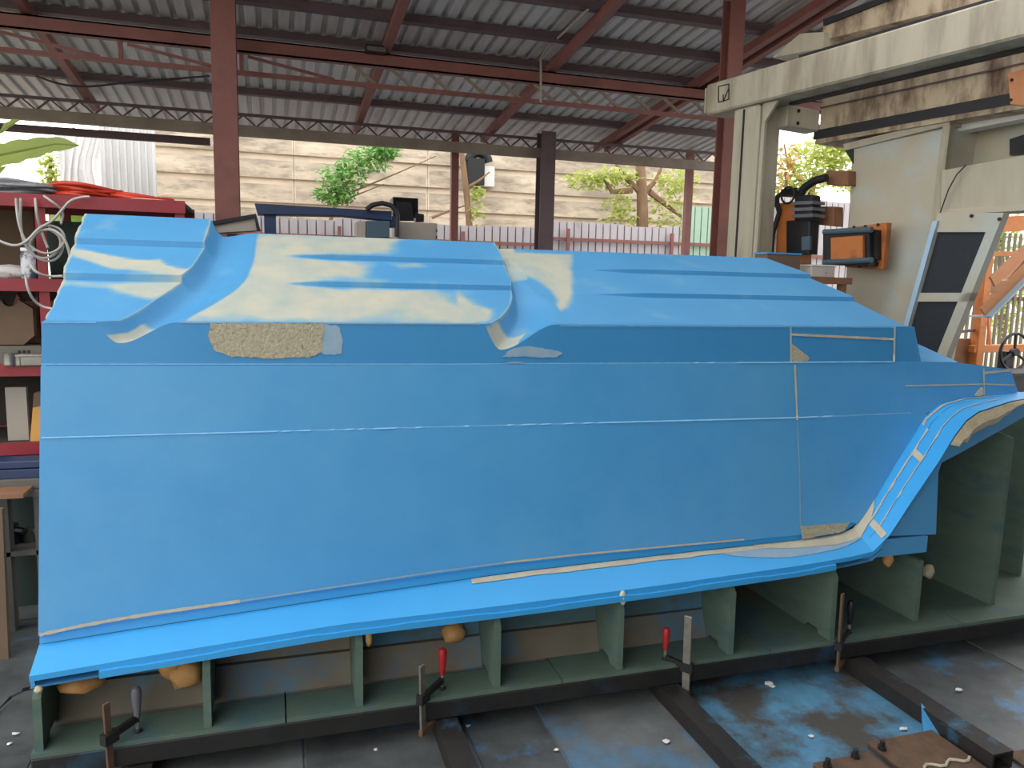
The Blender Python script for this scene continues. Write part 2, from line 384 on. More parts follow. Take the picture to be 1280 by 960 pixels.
def NZ(s, d=6):
    q = n.new('ShaderNodeTexNoise'); q.inputs['Scale'].default_value = s; q.inputs['Detail'].default_value = d; l.new(tc.outputs['Object'], q.inputs['Vector']); return q.outputs[0]
def MA(op, a, b_):
    q = n.new('ShaderNodeMath'); q.operation = op
    for i, v_ in enumerate((a, b_)):
        if isinstance(v_, (int, float)): q.inputs[i].default_value = v_
        else: l.new(v_, q.inputs[i])
    return q.outputs[0]
def RAMP(s, a, b_, ca=(0,0,0,1), cb=(1,1,1,1)):
    q = n.new('ShaderNodeValToRGB'); q.color_ramp.elements[0].position = a; q.color_ramp.elements[1].position = b_; q.color_ramp.elements[0].color = ca; q.color_ramp.elements[1].color = cb; l.new(s, q.inputs[0]); return q.outputs[0]
def MIX(f, a, b_):
    q = n.new('ShaderNodeMixRGB'); l.new(f, q.inputs[0])
    for i, v_ in ((1, a), (2, b_)):
        if isinstance(v_, tuple): q.inputs[i].default_value = v_
        else: l.new(v_, q.inputs[i])
    return q.outputs[0]
blue = RAMP(NZ(3), .3, .7, lin((68,146,200)), lin((76,154,207)))
cream = RAMP(NZ(9), .3, .7, lin((196,191,170)), lin((164,177,170)))
k1 = MA('ADD', at_.outputs['Fac'], MA('MULTIPLY', MA('SUBTRACT', NZ(6, 10), .5), 1.3))
thick = RAMP(k1, .40, .80); thin = RAMP(k1, .12, .42)
c = MIX(MA('MULTIPLY', thin, .45), blue, lin((150,182,176))); c = MIX(MA('MULTIPLY', thick, .95), c, cream); l.new(c, bs.inputs['Base Color'])
MATS['hull_bottom'] = M
cols = []
for row, (Y, hi) in enumerate(rowsY):
    s1, e1, s2, e2, en = [sinterp(tt, Y) if row else interp(tt, Y) for tt in (tS1, tE1, tS2, tE2)] + [interp(tEnd, Y)]
    if row == 0: s1, e1, s2, e2 = -.573, -.317, .808, 1.112
    line = []
    def put(X, z, mk):
        y = ys(z) if row == 0 else max(Y, ys(z)+.003*row)
        if hi: y = Y + .003
        line.append((H(X, y, z), mk))
    for t in seg(36):
        X = -.74+(s1+.74)*t; mk = mask(PA, X, Y)
        if t == 0 and row > 3: X += .012*noise.noise(V((Y*18,0,0))); mk = 1
        if t > .98 and row > 2: mk = max(mk, .62)
        put(X, prof('A', X, Y, hi), mk)
    for t in seg(30)[1:]:
        X = s1+(e1-s1)*t
        mk = 0
        if row < 6 and .12 < t < .42: mk = .9
        put(X, trough('A','B',t,X,Y,hi,s1,e1,.072,.02,.28), mk)
    for t in seg(90)[1:]:
        X = e1+(s2-e1)*t; mk = mask(PB, X, Y)
        if Y in (S1Y, S2Y): mk *= 1-.85*max(0, min(1, (X-.02)/.12))
        if t > .99 and row > 2: mk = max(mk, .5)
        put(X, prof('B', X, Y, hi), mk)
    for t in seg(30)[1:]:
        X = s2+(e2-s2)*t; mk = mask(PCm, X, Y)
        if Y > 3.36: mk = max(mk, .8*min(1, t*6))
        if row < 5 and .03 < t < .45: mk = .85
        elif Y < 3.3: mk = 0
        put(X, trough('B','C',t,X,Y,hi,s2,e2,.10,.0,.20), mk)
    for t in seg(110)[1:]:
        X = e2+(en-e2)*t; put(X, prof('C', X, Y, hi), mask(PCm, X, Y))
    cols.append(line)
b = MB(); b.grid([[p for p, _ in r] for r in cols])
bot = b.build('bottom_skin', 'hull_bottom', HULL, smooth=22)
a = bot.data.attributes.new('putty', 'FLOAT', 'POINT')
for i, (_, mk) in enumerate([q for r in cols for q in r]): a.data[i].value = mk
# --- end, transom and back closing walls of the bottom
row0 = [p for p, _ in cols[0]]
def wall_under(pts, z, name):
    b = MB(); b.grid([pts, [V((p.x, p.y, H(0,0,z).z)) for p in pts]]); return b.build(name, 'blue_foam', HULL)
wall_under([r[-1][0] for r in cols], 1.1, 'end_wall'); wall_under([p for p, _ in cols[-1]], .6, 'back_wall')
# --- side bands
def side_pt(x, y):     # pixel on side plane, design units
    nn = V((0,-1.004,.232)); p0 = V((0,YC,ZC)); p = onp(x, y, nn, p0); return p
Xs = [(p.x)/HS for p in row0]
L1 = lambda X: interp([(-.74,1.287),(.91,1.276),(2.81,1.271),(3.0,1.270)], X)
L2 = lambda X: interp([(-.74,1.053),(.9,1.04),(2.21,1.030),(2.92,1.028),(3.6,1.02)], X)
b = MB(); tl = []
for i, X in enumerate(Xs):
    tl.append(H(X, ys(L1(X)), L1(X)))
mid_ = [p.lerp(q, .5) for p, q in zip(row0, tl)]
b.grid([row0, mid_, tl]); b.add([row0[-1], tl[-1], H(2.966, ys(1.26)+.004, 1.262)], [(0,1,2)])
UB = b.build('upper_side_band', 'blue_band', HULL)
tier = [(-.74,None),(2.81,None),(3.13,1.268),(3.3,1.252),(3.511,1.226)]
topz = lambda X: L1(X) if X < 2.81 else interp([(2.81,1.271),(3.13,1.268),(3.3,1.252),(3.511,1.226)], X)
st = .006
X2 = [-.74 + (3.511+.74)*i/90 for i in range(91)]
IN = [(-.74,.398),(-.5,.413),(-.12,.434),(.23,.453),(.875,.483),(1.535,.497),(2.2,.505),(2.4,.512),(2.49,.535),(2.56,.598),(2.66,.709),(2.77,.83),(2.868,.93),(2.95,1.017),(3.052,1.07),(3.178,1.093),(3.329,1.098),(3.62,1.118)]
OUT = [(-.74,.352),(-.29,.382),(.22,.412),(.71,.416),(1.03,.421),(1.46,.431),(2.1,.452),(2.36,.468),(2.47,.482),(2.552,.549),(2.665,.707),(2.787,.869),(2.855,.974),(2.92,1.04),(3.0,1.077),(3.17,1.101),(3.254,1.112),(3.62,1.128)]
gapz = lambda X: interp([(-.74,.431),(-.5,.451),(-.12,.473),(.226,.492),(.877,.522),(1.537,.528),(2.2,.532),(2.43,.55),(2.5,.58)], X)
inz = lambda X: interp(IN, X)
b = MB()
r0 = [H(X, ys(topz(X))-st, topz(X)) for X in X2]; r0b = [H(X, ys(topz(X)), topz(X)) for X in X2]
r1 = [H(X, ys(max(L2(X),inz(X)))-st, max(L2(X),inz(X))) for X in X2]
b.grid([r0b, r0, r1]); b.add([r0[-1], r1[-1], H(3.545,ys(1.118)-st,1.118)], [(0,1,2)]); MBAND = b.build('middle_side_band', 'blue_foam', HULL, smooth=20)
X3 = [-.74 + (2.965+.74)*i/90 for i in range(91)]
zlow = lambda X: max(inz(X), gapz(X)) if X < 2.5 else inz(X)
b = MB(); z_ = lambda X: max(L2(X), inz(X))
b.grid([[H(X, ys(z_(X))-st, z_(X)) for X in X3], [H(X, ys(z_(X))-2*st, z_(X)) for X in X3], [H(X, ys((z_(X)+zlow(X))/2)-2*st, (z_(X)+zlow(X))/2) for X in X3], [H(X, ys(zlow(X))-2*st, zlow(X)) for X in X3]])
LPAN = b.build('lower_side_panel', 'blue_foam', HULL, smooth=20)
X4 = [-.74 + (2.56+.74)*i/60 for i in range(61)]
b = MB(); b.grid([[H(X, ys(gapz(X))-2*st, gapz(X)) for X in X4], [H(X, ys(gapz(X))+.004, gapz(X)-.006) for X in X4], [H(X, ys(inz(X))+.006, min(inz(X), gapz(X)-.008)) for X in X4]])
b.build('fillet_strip', 'blue_deep', HULL, smooth=20)
# --- lower bow tier
b = MB()
b.add([H(2.9,ys(1.27),1.27),H(3.2,ys(1.262)+.01,1.264),H(3.2,3.2,1.339),H(3.2,3.5,1.41),H(2.6,3.5,1.41)],[(0,1,2,3,4)])
b.add([H(3.2,ys(1.262)+.01,1.264),H(3.2,3.2,1.339),H(3.2,3.5,1.41),H(3.2,3.5,1.0),H(3.2,2.9,1.0)],[(4,3,2,1,0)])
b.add([H(X,ys(topz(X)),topz(X)) for X in (3.1,3.2,3.3,3.511)]+[H(3.511,3.2,1.226),H(3.1,3.2,1.26)],[(0,1,2,3,4,5)])
b.add([H(3.511,ys(1.226),1.226),H(3.545,ys(1.118),1.118),H(3.545,3.2,1.118),H(3.511,3.2,1.226)],[(0,1,2,3)])
b.build('bow_tier', 'blue_foam', HULL)
# --- flange
def split(tab, i0, i1, n): return resample([(x,0,z) for x, z in tab[i0:i1+1]], n)
inn = split(IN,0,8,50)+split(IN,8,12,16)[1:]+split(IN,12,17,22)[1:]
out = split(OUT,0,8,50)+split(OUT,8,11,16)[1:]+split(OUT,11,17,22)[1:]
def ysin(p): return ys(p.z)+(.002)
FO = 2.59
N = len(inn)
yo = lambda i: FO if i < 66 else FO + .12*ss((i-66)/(N-66-1))
R_in = [H(p.x, ysin(p), p.z) for p in inn]; R_out = [H(p.x, yo(i), p.z) for i, p in enumerate(out)]
def strip(fr0, fr1, i0, i1, name, matn, lift=0):
    b = MB(); rows = []
    for fr in (fr0, fr1): rows.append([R_in[i].lerp(R_out[i], fr) + V((0,-lift*.3,lift)) for i in range(i0, i1)])
    b.grid(rows); return b.build(name, matn, HULL, smooth=25)
FLG = strip(0, 1, 0, 51, 'flange', 'blue_deep')
for fr0, fr1 in ((0,.30),(.31,.62),(.63,1)): strip(fr0, fr1, 50, N, 'flange_strip', 'blue_deep')
# flange fascia with two laps
b = MB()
n51 = 52
def drop(i, d, dy): return R_out[i] + V((0,dy,-d))
b.grid([[R_out[i] for i in range(n51)], [drop(i,.018+.004*(i%9 > 4),0) for i in range(n51)]])
b.build('fascia', 'blue_deep', HULL)
b = MB()
b.grid([[drop(i,.018+.004*(i%9 > 4),.0) for i in range(3,47)], [drop(i,.019+.004*(i%9 > 4),-.010) for i in range(3,47)], [drop(i,.042,-.010) for i in range(3,47)], [drop(i,.042,.08) for i in range(3,47)]])
b.build('fascia_lap', 'blue_deep', HULL)
b = MB(); b.grid([[drop(i,.04,0.0) for i in range(0,52)], [drop(i,.04,.22) for i in range(0,52)], [drop(i,.0,.25) for i in range(0,52)]]); b.build('flange_underside', 'blue_foam', HULL)
# fascia boards below the rising flange
def oo(x, y, Y): return at(x, y, Y)
YB = 2.60*HS
up_ = [R_out[i]+V((.012,.02,-.02)) for i in range(51,67)]
q0, q1 = at(1170,668,YB+.02), at(1112,670,YB+.02)
MB().prism([p for p in up_]+[at(1173,590,YB+.02), q0, q1], (0,.03,0)).build('gusset_board', 'blue_foam', HULL)
MB().prism([at(1075,699,YB+.01), at(1100,675,YB+.01), at(1160,670,YB+.01), at(1158,690,YB+.01)], (0,.04,0)).build('gusset_board', 'blue_foam', HULL)
b = MB(); ar = [R_out[i] for i in range(66, N)]
lo_ = [at(1176,583,YB), at(1215,562,YB+.02), at(1245,545,YB+.05), at(1275,528,YB+.08), at(1300,514,YB+.1), at(1340,500,YB+.12)]
lo_ = resample(lo_, len(ar))
b.grid([[p+V((.004,.012,-.004)) for p in ar], [q+V((0,.02,0)) for q in lo_], [q+V((0,.3,0)) for q in lo_]]); b.build('arch_board', 'blue_foam', HULL, smooth=20)
# ragged foam along the arch edge
b = MB(); top = ar[:14]; rows = [[p+V((0,-.004,-.004)) for p in top],[],[]]
for k, p in enumerate(top):
    t = k/(len(top)-1); wdt = .02+.055*math.sin(math.pi*min(1,t*1.05))**.7 + .022*noise.noise(V((k*1.7,0,0)))
    rows[1].append(p+V((.03*(1-t)+.01,-.012,-wdt*.6))); rows[2].append(p+V((.05*(1-t)+.012,.008,-wdt-.012*abs(noise.noise(V((k*2.3,5,0)))))))
b.grid(rows); tag(b.build('ragged_foam_edge', 'foam_white', HULL), 'ragged cream foam squeezed out along the arch')
tp = [(FO,.318),(FO,.352),(ys(.398)+.004,.398),(ys(.425)+.004,.425),(ys(.431)-2*st,.431),(ys(1.053)-2*st,1.053),(ys(1.287)-st,1.287),(YC,ZC),(3.0,1.437),(S1Y,1.573),(S1Y,1.6),(S2Y,1.713),(S2Y,1.738),(YK,1.84),(YK,.6),(3.2,.33)]
MB().prism([H(-.739,y+.005,z-.003) for y, z in tp], (.012,0,0)).build('transom_panel', 'blue_foam', HULL)
# --- putty seams, patches and painted edge highlights on the side, thin proud ribbons
def lift(p, e=.003): return V((p.x, p.y-e, p.z))
def onside(x, y):
    p = side_pt(x, y); p = V(p); z = p.z
    off = 0 if z > L1(p.x) and p.x < 2.8 else (st if z > L2(p.x) else 2*st)
    # back-project on the scaled plane
    nn = V((0,-1.004,.232)); p0 = H(0, YC-off, ZC); q = onp(x, y, nn, p0); return lift(q)
def band_of(px):
    z = sum(side_pt(x, y).z for x, y in px)/len(px); x = sum(side_pt(x, y).x for x, y in px)/len(px)
    return UB if (z > L1(x)+.004 and x < 2.9) else (MBAND if z > L2(x)+.004 else LPAN)
def ribbon(px, wpx, name, matn='putty'):
    b = MB(); pts = [V((x,y,0)) for x, y in px]; pts = resample(pts, max(len(px), int(sum((q-p).length for p, q in zip(pts, pts[1:]))/6)+2)); A = []; B = []
    for i, p in enumerate(pts):
        d = (pts[min(i+1,len(pts)-1)]-pts[max(i-1,0)]).normalized(); nn = V((-d.y,d.x,0)); hw = wpx/2*(1+.5*noise.noise(V((p.x*.15,p.y*.15,3))))
        A.append(onside(*(p+nn*hw).xy)); B.append(onside(*(p-nn*hw).xy))
    b.grid([A, B]); return b.build(name, matn, band_of(px))
def patch(px, name, matn, jit=2.2, e=0):
    pts = [V((x,y,0)) for x, y in px+px[:1]]; pts = resample(pts, int(sum((q-p).length for p, q in zip(pts, pts[1:]))/4))[:-1]
    P = [onside(p.x+jit*noise.noise(V((p.x*.4,p.y*.4,1))), p.y+jit*noise.noise(V((p.x*.4,p.y*.4,9)))) for p in pts]
    P = [lift(p, e) for p in P]
    return MB().prism(P, (0,.002,0)).build(name, matn, band_of(px))
patch([(262,404),(405,404),(402,440),(390,446),(330,448),(285,445),(268,438),(261,425)], 'putty_patch', 'putty_rough')
patch([(402,405),(424,408),(429,425),(426,443),(402,443)], 'putty_patch', 'putty_thin', e=-.001)
patch([(628,446),(640,436),(660,432),(690,437),(703,441),(695,447),(660,446)], 'putty_patch', 'putty_thin')
patch([(632,453),(655,452),(650,455),(634,455)], 'putty_patch', 'putty_thin', 1)
patch([(989,429),(1000,438),(1012,447),(1010,451),(989,452)], 'putty_patch', 'putty_rough', 1)
patch([(1000,658),(1062,653),(1055,664),(1003,674)], 'putty_patch', 'putty_rough', 1.5)
patch([(1217,494),(1228,482),(1229,495)], 'putty_patch', 'putty', 1)
ribbon([(988,409),(988,452)], 2.2, 'putty_seam'); ribbon([(993,456),(996,525)], 2.4, 'putty_seam'); ribbon([(996,527),(999,590),(1000,655)], 1.4, 'putty_seam', 'putty_thin')
ribbon([(989,418),(1117,424)], 3, 'putty_seam'); ribbon([(1118,409),(1117,452)], 2.2, 'putty_seam')
ribbon([(1131,482),(1185,481),(1228,480),(1267,481)], 1.6, 'putty_seam'); ribbon([(1229,460),(1230,494)], 1.8, 'putty_seam'); ribbon([(1230,466),(1262,463)], 3, 'putty_seam')
ribbon([(50,793),(100,782),(150,773),(200,765),(250,758),(300,751)], 4, 'putty_seam'); ribbon([(300,751),(427,732),(540,715),(630,703)], 2.0, 'putty_seam', 'putty_thin'); ribbon([(630,703),(720,693),(830,683),(930,674)], 2.2, 'putty_seam')
ribbon([(52,455),(560,455),(1116,452)], 1.3, 'edge_line', 'edge_highlight'); ribbon([(52,547),(560,533),(990,522),(1138,516)], 1.6, 'edge_line', 'edge_highlight')  # paler blue lines paint the highlight along both ledges
ribbon([(53,403),(120,403)], 1.2, 'edge_line', 'edge_highlight'); ribbon([(224,403),(600,405)], 1.6, 'edge_line', 'putty_thin'); ribbon([(700,407),(1118,409)], 1.2, 'edge_line', 'edge_highlight')
# putty on the flange
def fl_ribbon(i0, i1, f0, f1, name='putty_seam', matn='putty', e=.003, hump=False):
    b = MB(); A = []; B = []
    for i in range(i0, i1):
        nrm = (R_out[i]-R_in[i]).cross(R_in[min(i+1,N-1)]-R_in[max(i-1,0)]); nrm = nrm.normalized()
        if nrm.z < 0 or (nrm.x > 0 and abs(nrm.x) > .3): nrm = -nrm
        A.append(R_in[i].lerp(R_out[i], f0+.02*noise.noise(V((i*.9,0,0))))+nrm*e); ff = f0+(f1-f0)*max(.02, math.sin(math.pi*(i-i0)/max(1,i1-1-i0)))**.6 if hump else f1
        B.append(R_in[i].lerp(R_out[i], ff+.05*noise.noise(V((i*.9,4,0))))+nrm*e)
    b.grid([A, B]); return b.build(name, matn, FLG)
fl_ribbon(22, 48, .03, .2); fl_ribbon(41, 55, .02, .42, 'putty_patch', 'putty', .0035, True); fl_ribbon(38, 52, .05, .66, 'putty_patch', 'putty_thin', .002, True); fl_ribbon(51, 67, .285, .33); fl_ribbon(51, 80, .61, .635); fl_ribbon(51, 53, .36, .93, 'putty_patch'); fl_ribbon(62, 64, .31, .63, 'putty_patch', 'putty', .004); fl_ribbon(66, 80, .1, .16)
#@@FRAME
# ================================================================== SUPPORT FRAME
FR = thing('rib_frame', (1.5,2.9,.135), 'green board rib frame carrying the blue hull plug', 'frame')
outz = lambda X: interp([(x*HS, z*HS+.056) for x, z in OUT], X)
ribX = [-.70,-.22,.265,.755,1.24,1.725,2.21]
for X in ribX:
    zt = outz(X)-.05
    MB().prism([(X-.012,2.50,.15),(X-.012,2.505,zt-.03),(X-.012,2.53,zt),(X-.012,2.70,zt),(X-.012,2.84,.98),(X-.012,3.35,.98),(X-.012,3.35,.15),(X-.012,2.66,.15),(X-.012,2.64,.17),(X-.012,2.58,.17),(X-.012,2.57,.15)], (.024,0,0)).build('rib', 'green_board', FR)
MB().prism([(2.70,2.56,.15),(2.70,2.56,.43),(2.70,2.78,.43),(2.70,2.85,.96),(2.70,3.3,.96),(2.70,3.3,.15)], (.022,0,0)).build('rib', 'green_board', FR)
MB().prism([(3.2,2.61,.15),(3.2,2.60,.95),(3.2,2.75,.98),(3.2,3.35,.98),(3.2,3.35,.15)], (.022,0,0)).build('rib', 'green_board', FR)
MB().prism([(3.67,2.86,.15),(3.67,2.86,1.02),(3.67,3.35,1.02),(3.67,3.35,.15)], (.022,0,0)).build('rib', 'green_board', FR)
for k, (x0, x1) in enumerate(((-.72,.02),(.025,1.0),(1.005,1.9),(1.905,2.9),(2.905,4.3))):
    pbox((x0,2.488,.135),(x1,2.95 if k > 1 else 2.64,.15)).build('base_board', 'green_board', FR)
    pbox((x0,2.953 if k > 1 else 2.66,.135),(x1,3.36,.149)).build('base_board', 'brown_board', FR)
for i in range(5):
    a, c = ribX[i]+.013, ribX[i+1]-.013
    MB().prism([(a,2.66,.15),(a,2.70,.255),(a,2.72,.255),(a,2.68,.15)], (c-a,0,0)).build('kick_board', 'brown_board', FR)
    MB().prism([(a,2.71,.26),(a,2.74,.62),(a,2.76,.62),(a,2.73,.26)], (c-a,0,0)).build('back_board', 'teal_board' if i != 1 else 'brown_board', FR)
pbox((1.74,3.3,.15),(2.2,3.32,.95)).build('back_board', 'teal_board', FR); pbox((2.235,3.3,.15),(2.69,3.32,.95)).build('back_board', 'brown_board', FR)
pbox((2.73,3.32,.15),(3.19,3.34,.95)).build('back_board', 'green_board', FR)
b = MB().box((-.72,2.485,.068),(4.3,2.535,.134)); tag(b.build('steel_beam', 'dark_steel', None, bevel=.004), 'long dark steel beam lying under the front edge of the rib frame', 'beam')
b = MB().box((-.72,3.28,.068),(4.3,3.34,.134)); tag(b.build('steel_beam', 'dark_steel', None, bevel=.004), 'dark steel beam lying under the rear edge of the rib frame', 'beam')
def tubebar(X, w_, y0, y1, lab, mt='old_steel'):
    b = MB(); t_ = .008; h = .064
    b.box((X-w_/2,y0,.003),(X+w_/2,y1,.003+t_)); b.box((X-w_/2,y0,h-t_),(X+w_/2,y1,h)); b.box((X-w_/2,y0,.003+t_),(X-w_/2+t_,y1,h-t_)); b.box((X+w_/2-t_,y0,.003+t_),(X+w_/2,y1,h-t_))
    tag(b.build('floor_bar', mt), lab, 'steel bar', 'square steel bars under the frame')
tubebar(-.42,.07,2.42,3.5,'short-showing square steel bar under the frame below the worn handled clamp')
tubebar(.565,.08,1.1,3.5,'square steel bar under the frame beside the red handled clamp')
tubebar(1.45,.08,1.2,3.5,'square steel bar under the frame beside the tall bright clamp bar')
tubebar(2.335,.09,1.80,3.5,'open ended square steel bar reaching the bolted floor plate')
def fplate(name, x0, x1, y0, y1, h, lab, holes):
    t = thing(name, ((x0+x1)/2,(y0+y1)/2,.003), lab, 'steel plate')
    fp_ = pbox((x0,y0,.003),(x1,y1,h)).build('plate', 'rusty_steel', t, bevel=.003)
    for x, y in holes: MB().lathe((x,y,h),[(.016,0),(.016,.012),(.01,.013),(.01,.03)],n=6).build('bolt', 'dark_steel', fp_)
fplate('floor_plate', 1.98, 2.27, 1.72, 2.03, .022, 'rusty steel plate beside the open bar end with curled cream bead', [(2.0,1.98)])
p = atz(1185,952,.03); c_ = [V((p.x-.1+.02*i, p.y+.012*math.sin(i*1.3), .027)) for i in range(11)]
tag(MB().tube(c_, .005, 6).build('putty_bead', 'putty'), 'curled cream bead of putty lying on the rusty plate', 'bead')
fplate('floor_plate', 1.70, 1.93, 1.62, 1.965, .035, 'dark rusty steel plate with two stud bolts on its edge', [(1.73,1.93),(1.86,1.95)])
fplate('bar_shoe', 2.42, 2.60, 1.70, 1.86, .012, 'rusty steel shoe plate beside the open bar end', [])
# blue plastic scrap
p0 = [atz(1152,905,.004), atz(1188,918,.004), atz(1155,925,.004)]; pk = V((p0[0].x+.01, p0[0].y+.02, .075))
tag(MB().add(p0+[pk], [(0,1,2),(0,1,3),(1,2,3),(2,0,3)]).build('foam_scrap', 'blue_foam'), 'wedge of blue foam scrap leaning by the floor bar', 'foam scrap')
for k, (x, y, r) in enumerate(((962,855,.016),(1072,841,.010),(1129,912,.012),(1014,921,.009),(833,928,.012),(677,969,.01),(1198,863,.012),(965,858,.012),(1075,842,.012),(585,908,.008),(470,938,.008),(20,918,.01),(12,930,.007),(695,938,.008))):
    p = atz(x, y, .005); tag(MB().blob((p.x,p.y,.006+r*.2), (r*1.3,r,r*.45), 1, .6, 3, k).build('debris_flake', 'white_paint'), 'small white flake of debris on the plated floor', 'debris', 'white debris flakes on the floor')
# ---- F clamps
def fclamp(bx, by, z0, z1, sx, sy, zh0, zh1, zarm, barm, hmat, lab, bw=.026):
    t = thing('bar_clamp', (bx,by,z0), lab, 'clamp')
    d = (V((sx,sy,0))-V((bx,by,0))); d.normalize(); sd = V((-d.y,d.x,0))
    MB().bar((bx,by,z0),(bx-.006,by,z1),.009,bw,d).build('bar', barm, t, bevel=.001)
    a = V((bx,by,z0+.012)); e = V((sx,sy,z0+.012)); MB().bar(a-d*.014,e,.016,.024).build('fixed_jaw', 'rusty_steel', t)
    pts = [V((bx,by,zarm)), V((sx,sy,zarm+.012))]
    b = MB(); b.bar(pts[0]-d*.022,pts[1],.014,.022); b.bar(pts[0]-d*.024,pts[0]+d*.024,.026,.034); b.build('sliding_arm', 'dark_steel', t)
    MB().tube([(sx,sy,.156),(sx,sy,zh0+.01)], .0065, 10).build('spindle', 'bright_steel', t)
    MB().lathe((sx,sy,.151),[(.013,0),(.013,.004),(.008,.009)],n=12).build('pressure_pad', 'dark_steel', t)
    L_ = zh1-zh0; MB().lathe((sx,sy,zh0),[(.008,0),(.011,L_*.08),(.010,L_*.2),(.0145,L_*.5),(.016,L_*.8),(.012,L_*.95),(.004,L_)],n=14).build('handle', hmat, t, smooth=40)
def zz(x, y, Y): return at(x, y, Y).z
fclamp(at(136,900,2.462).x,2.462,.035,zz(132,879,2.462),at(171,880,2.535).x,2.535,zz(170,897,2.535),zz(170,858,2.535),zz(135,922,2.462),'rusty_steel','grey_plastic','worn grey and red handled bar clamp gripping the frame corner', .022)
fclamp(at(529,880,2.462).x,2.462,.035,zz(531,831,2.462),at(553,840,2.54).x,2.54,zz(553,843,2.54),zz(551,810,2.54),zz(529,872,2.462),'bright_steel','red_plastic','bright red handled bar clamp on the frame edge')
fclamp(at(859,830,2.458).x,2.458,.035,zz(862,770,2.458),at(832,810,2.53).x,2.53,zz(833,812,2.53),zz(834,784,2.53),zz(852,835,2.458),'bright_steel','red_plastic','red tipped bar clamp with the tall bright upright bar', .03)
fclamp(at(1050,800,2.46).x,2.46,.035,zz(1055,742,2.46),at(1062,780,2.54).x,2.54,zz(1062,780,2.54),zz(1062,750,2.54),zz(1052,806,2.46),'rusty_steel','motor_black','dark handled bar clamp beside the open bow bays')
# ---- expanding foam drips
def foamb(parts, lab, matn='foam'):
    b = MB()
    for k, (x, y, Y, rx, rz_) in enumerate(parts): b.blob(at(x,y,Y), (rx,rx*.8,rz_), 2, .3, 1.7, k+x)
    tag(b.build('foam_lump', matn, None, smooth=60), lab, 'foam lump', 'expanding foam lumps in the bays')
foamb([(232,842,2.66,.055,.05),(213,833,2.66,.035,.04)], 'large tan foam lump bulging under the flange near the first inner rib')
foamb([(100,852,2.62,.075,.028)], 'flat tan foam lump squeezed out above the worn clamp')
foamb([(567,791,2.70,.045,.04)], 'tan foam lump on the back board above the red clamp')
foamb([(461,798,2.53,.012,.03)], 'thin tan foam lump on the second inner rib')
foamb([(778,747,2.50,.014,.03)], 'pale foam drip at the top of a middle rib', 'foam_white')
foamb([(1110,699,2.62,.025,.035)], 'tan foam drip hanging under the rising flange corner')
foamb([(48,862,2.50,.012,.012)], 'small cream foam ball under the flange corner', 'foam_white')
foamb([(1161,714,2.9,.03,.04)], 'pink cream foam cube behind the bow rib', 'foam_white')
tag(MB().tube([atz(-20,905,.01), atz(15,870,.02), at(30,862,2.6), at(44,858,2.62)], .006, 8).build('black_cable', 'rubber'), 'black cable running off under the hull corner', 'cable')
#@@BACK
# ================================================================== OUTDOORS BEHIND
def corr_sheet(p0, du, n, pitch, h, hgt, nrm, name, matn, parent, lean=V((0,0,0)), crumple=0, nz=2, narrow=False):
    pr = sheet_profile(n, pitch, h, 0, narrow); rows = []
    for j in range(nz):
        f = j/(nz-1); row = []
        for x, z in pr:
            q = V(p0) + V(du)*x + V(nrm)*z + V((0,0,hgt*f)) + lean*f
            if crumple: q += V(nrm)*crumple*noise.noise(V((x*2.5,f*3,2))) + V(du)*crumple*.8*noise.noise(V((x*2,f*4,7)))
            row.append(q)
        rows.append(row)
    o = MB().grid(rows).build(name, matn, parent); sm = o.modifiers.new('thick', 'SOLIDIFY'); sm.thickness = .003; return o
FY = 12.0
def fence(x0, x1, z1, lab, matn, railz, post=True, Y=FY):
    t = thing('sheet_fence', ((x0+x1)/2,Y,-.06), lab, 'fence'); x = x0; k = 0
    while x < x1-.05:
        nn_ = min(6, max(1, round((x1-x)/.13)))
        corr_sheet((x,Y+.03,-.06+.01*(k%2)), (1,0,0), nn_, .13, .05, z1+.06-.015*(k%3), (0,-1,0), 'sheet', matn, t, narrow=True); x += nn_*.13; k += 1
    for z in railz: MB().bar((x0,Y-.03,z),(x1,Y-.03,z),.04,.05).build('rail', 'red_oxide', t)
    if post:
        x = x0+.5
        while x < x1: MB().bar((x,Y-.06,-.06),(x,Y-.06,z1-.12),.05,.05,(0,1,0)).build('post', 'red_oxide', t); x += 1.9
    return t
f1 = at(673,275,FY); f2 = at(852,280,FY); f0 = at(300,268,FY)
fence(f1.x, f2.x, f1.z, 'taller pale corrugated sheet fence beyond the central dark column', 'zinc_fence', (1.0,2.33))
fence(f0.x-1, f1.x, at(600,281,FY).z, 'lower corrugated sheet fence running behind the monitor', 'zinc_fence', (1.0,2.22))
fence(f2.x+.02, at(905,280,FY).x, at(880,258,FY).z, 'pale green corrugated sheet fence by the corner post', 'green_sheet', (2.33,), False)
fence(at(1015,250,FY).x-1.2, at(1105,250,FY).x, at(1040,250,FY).z, 'pale barred sheet fence glimpsed behind the orange slide unit', 'zinc_fence', (2.2,))
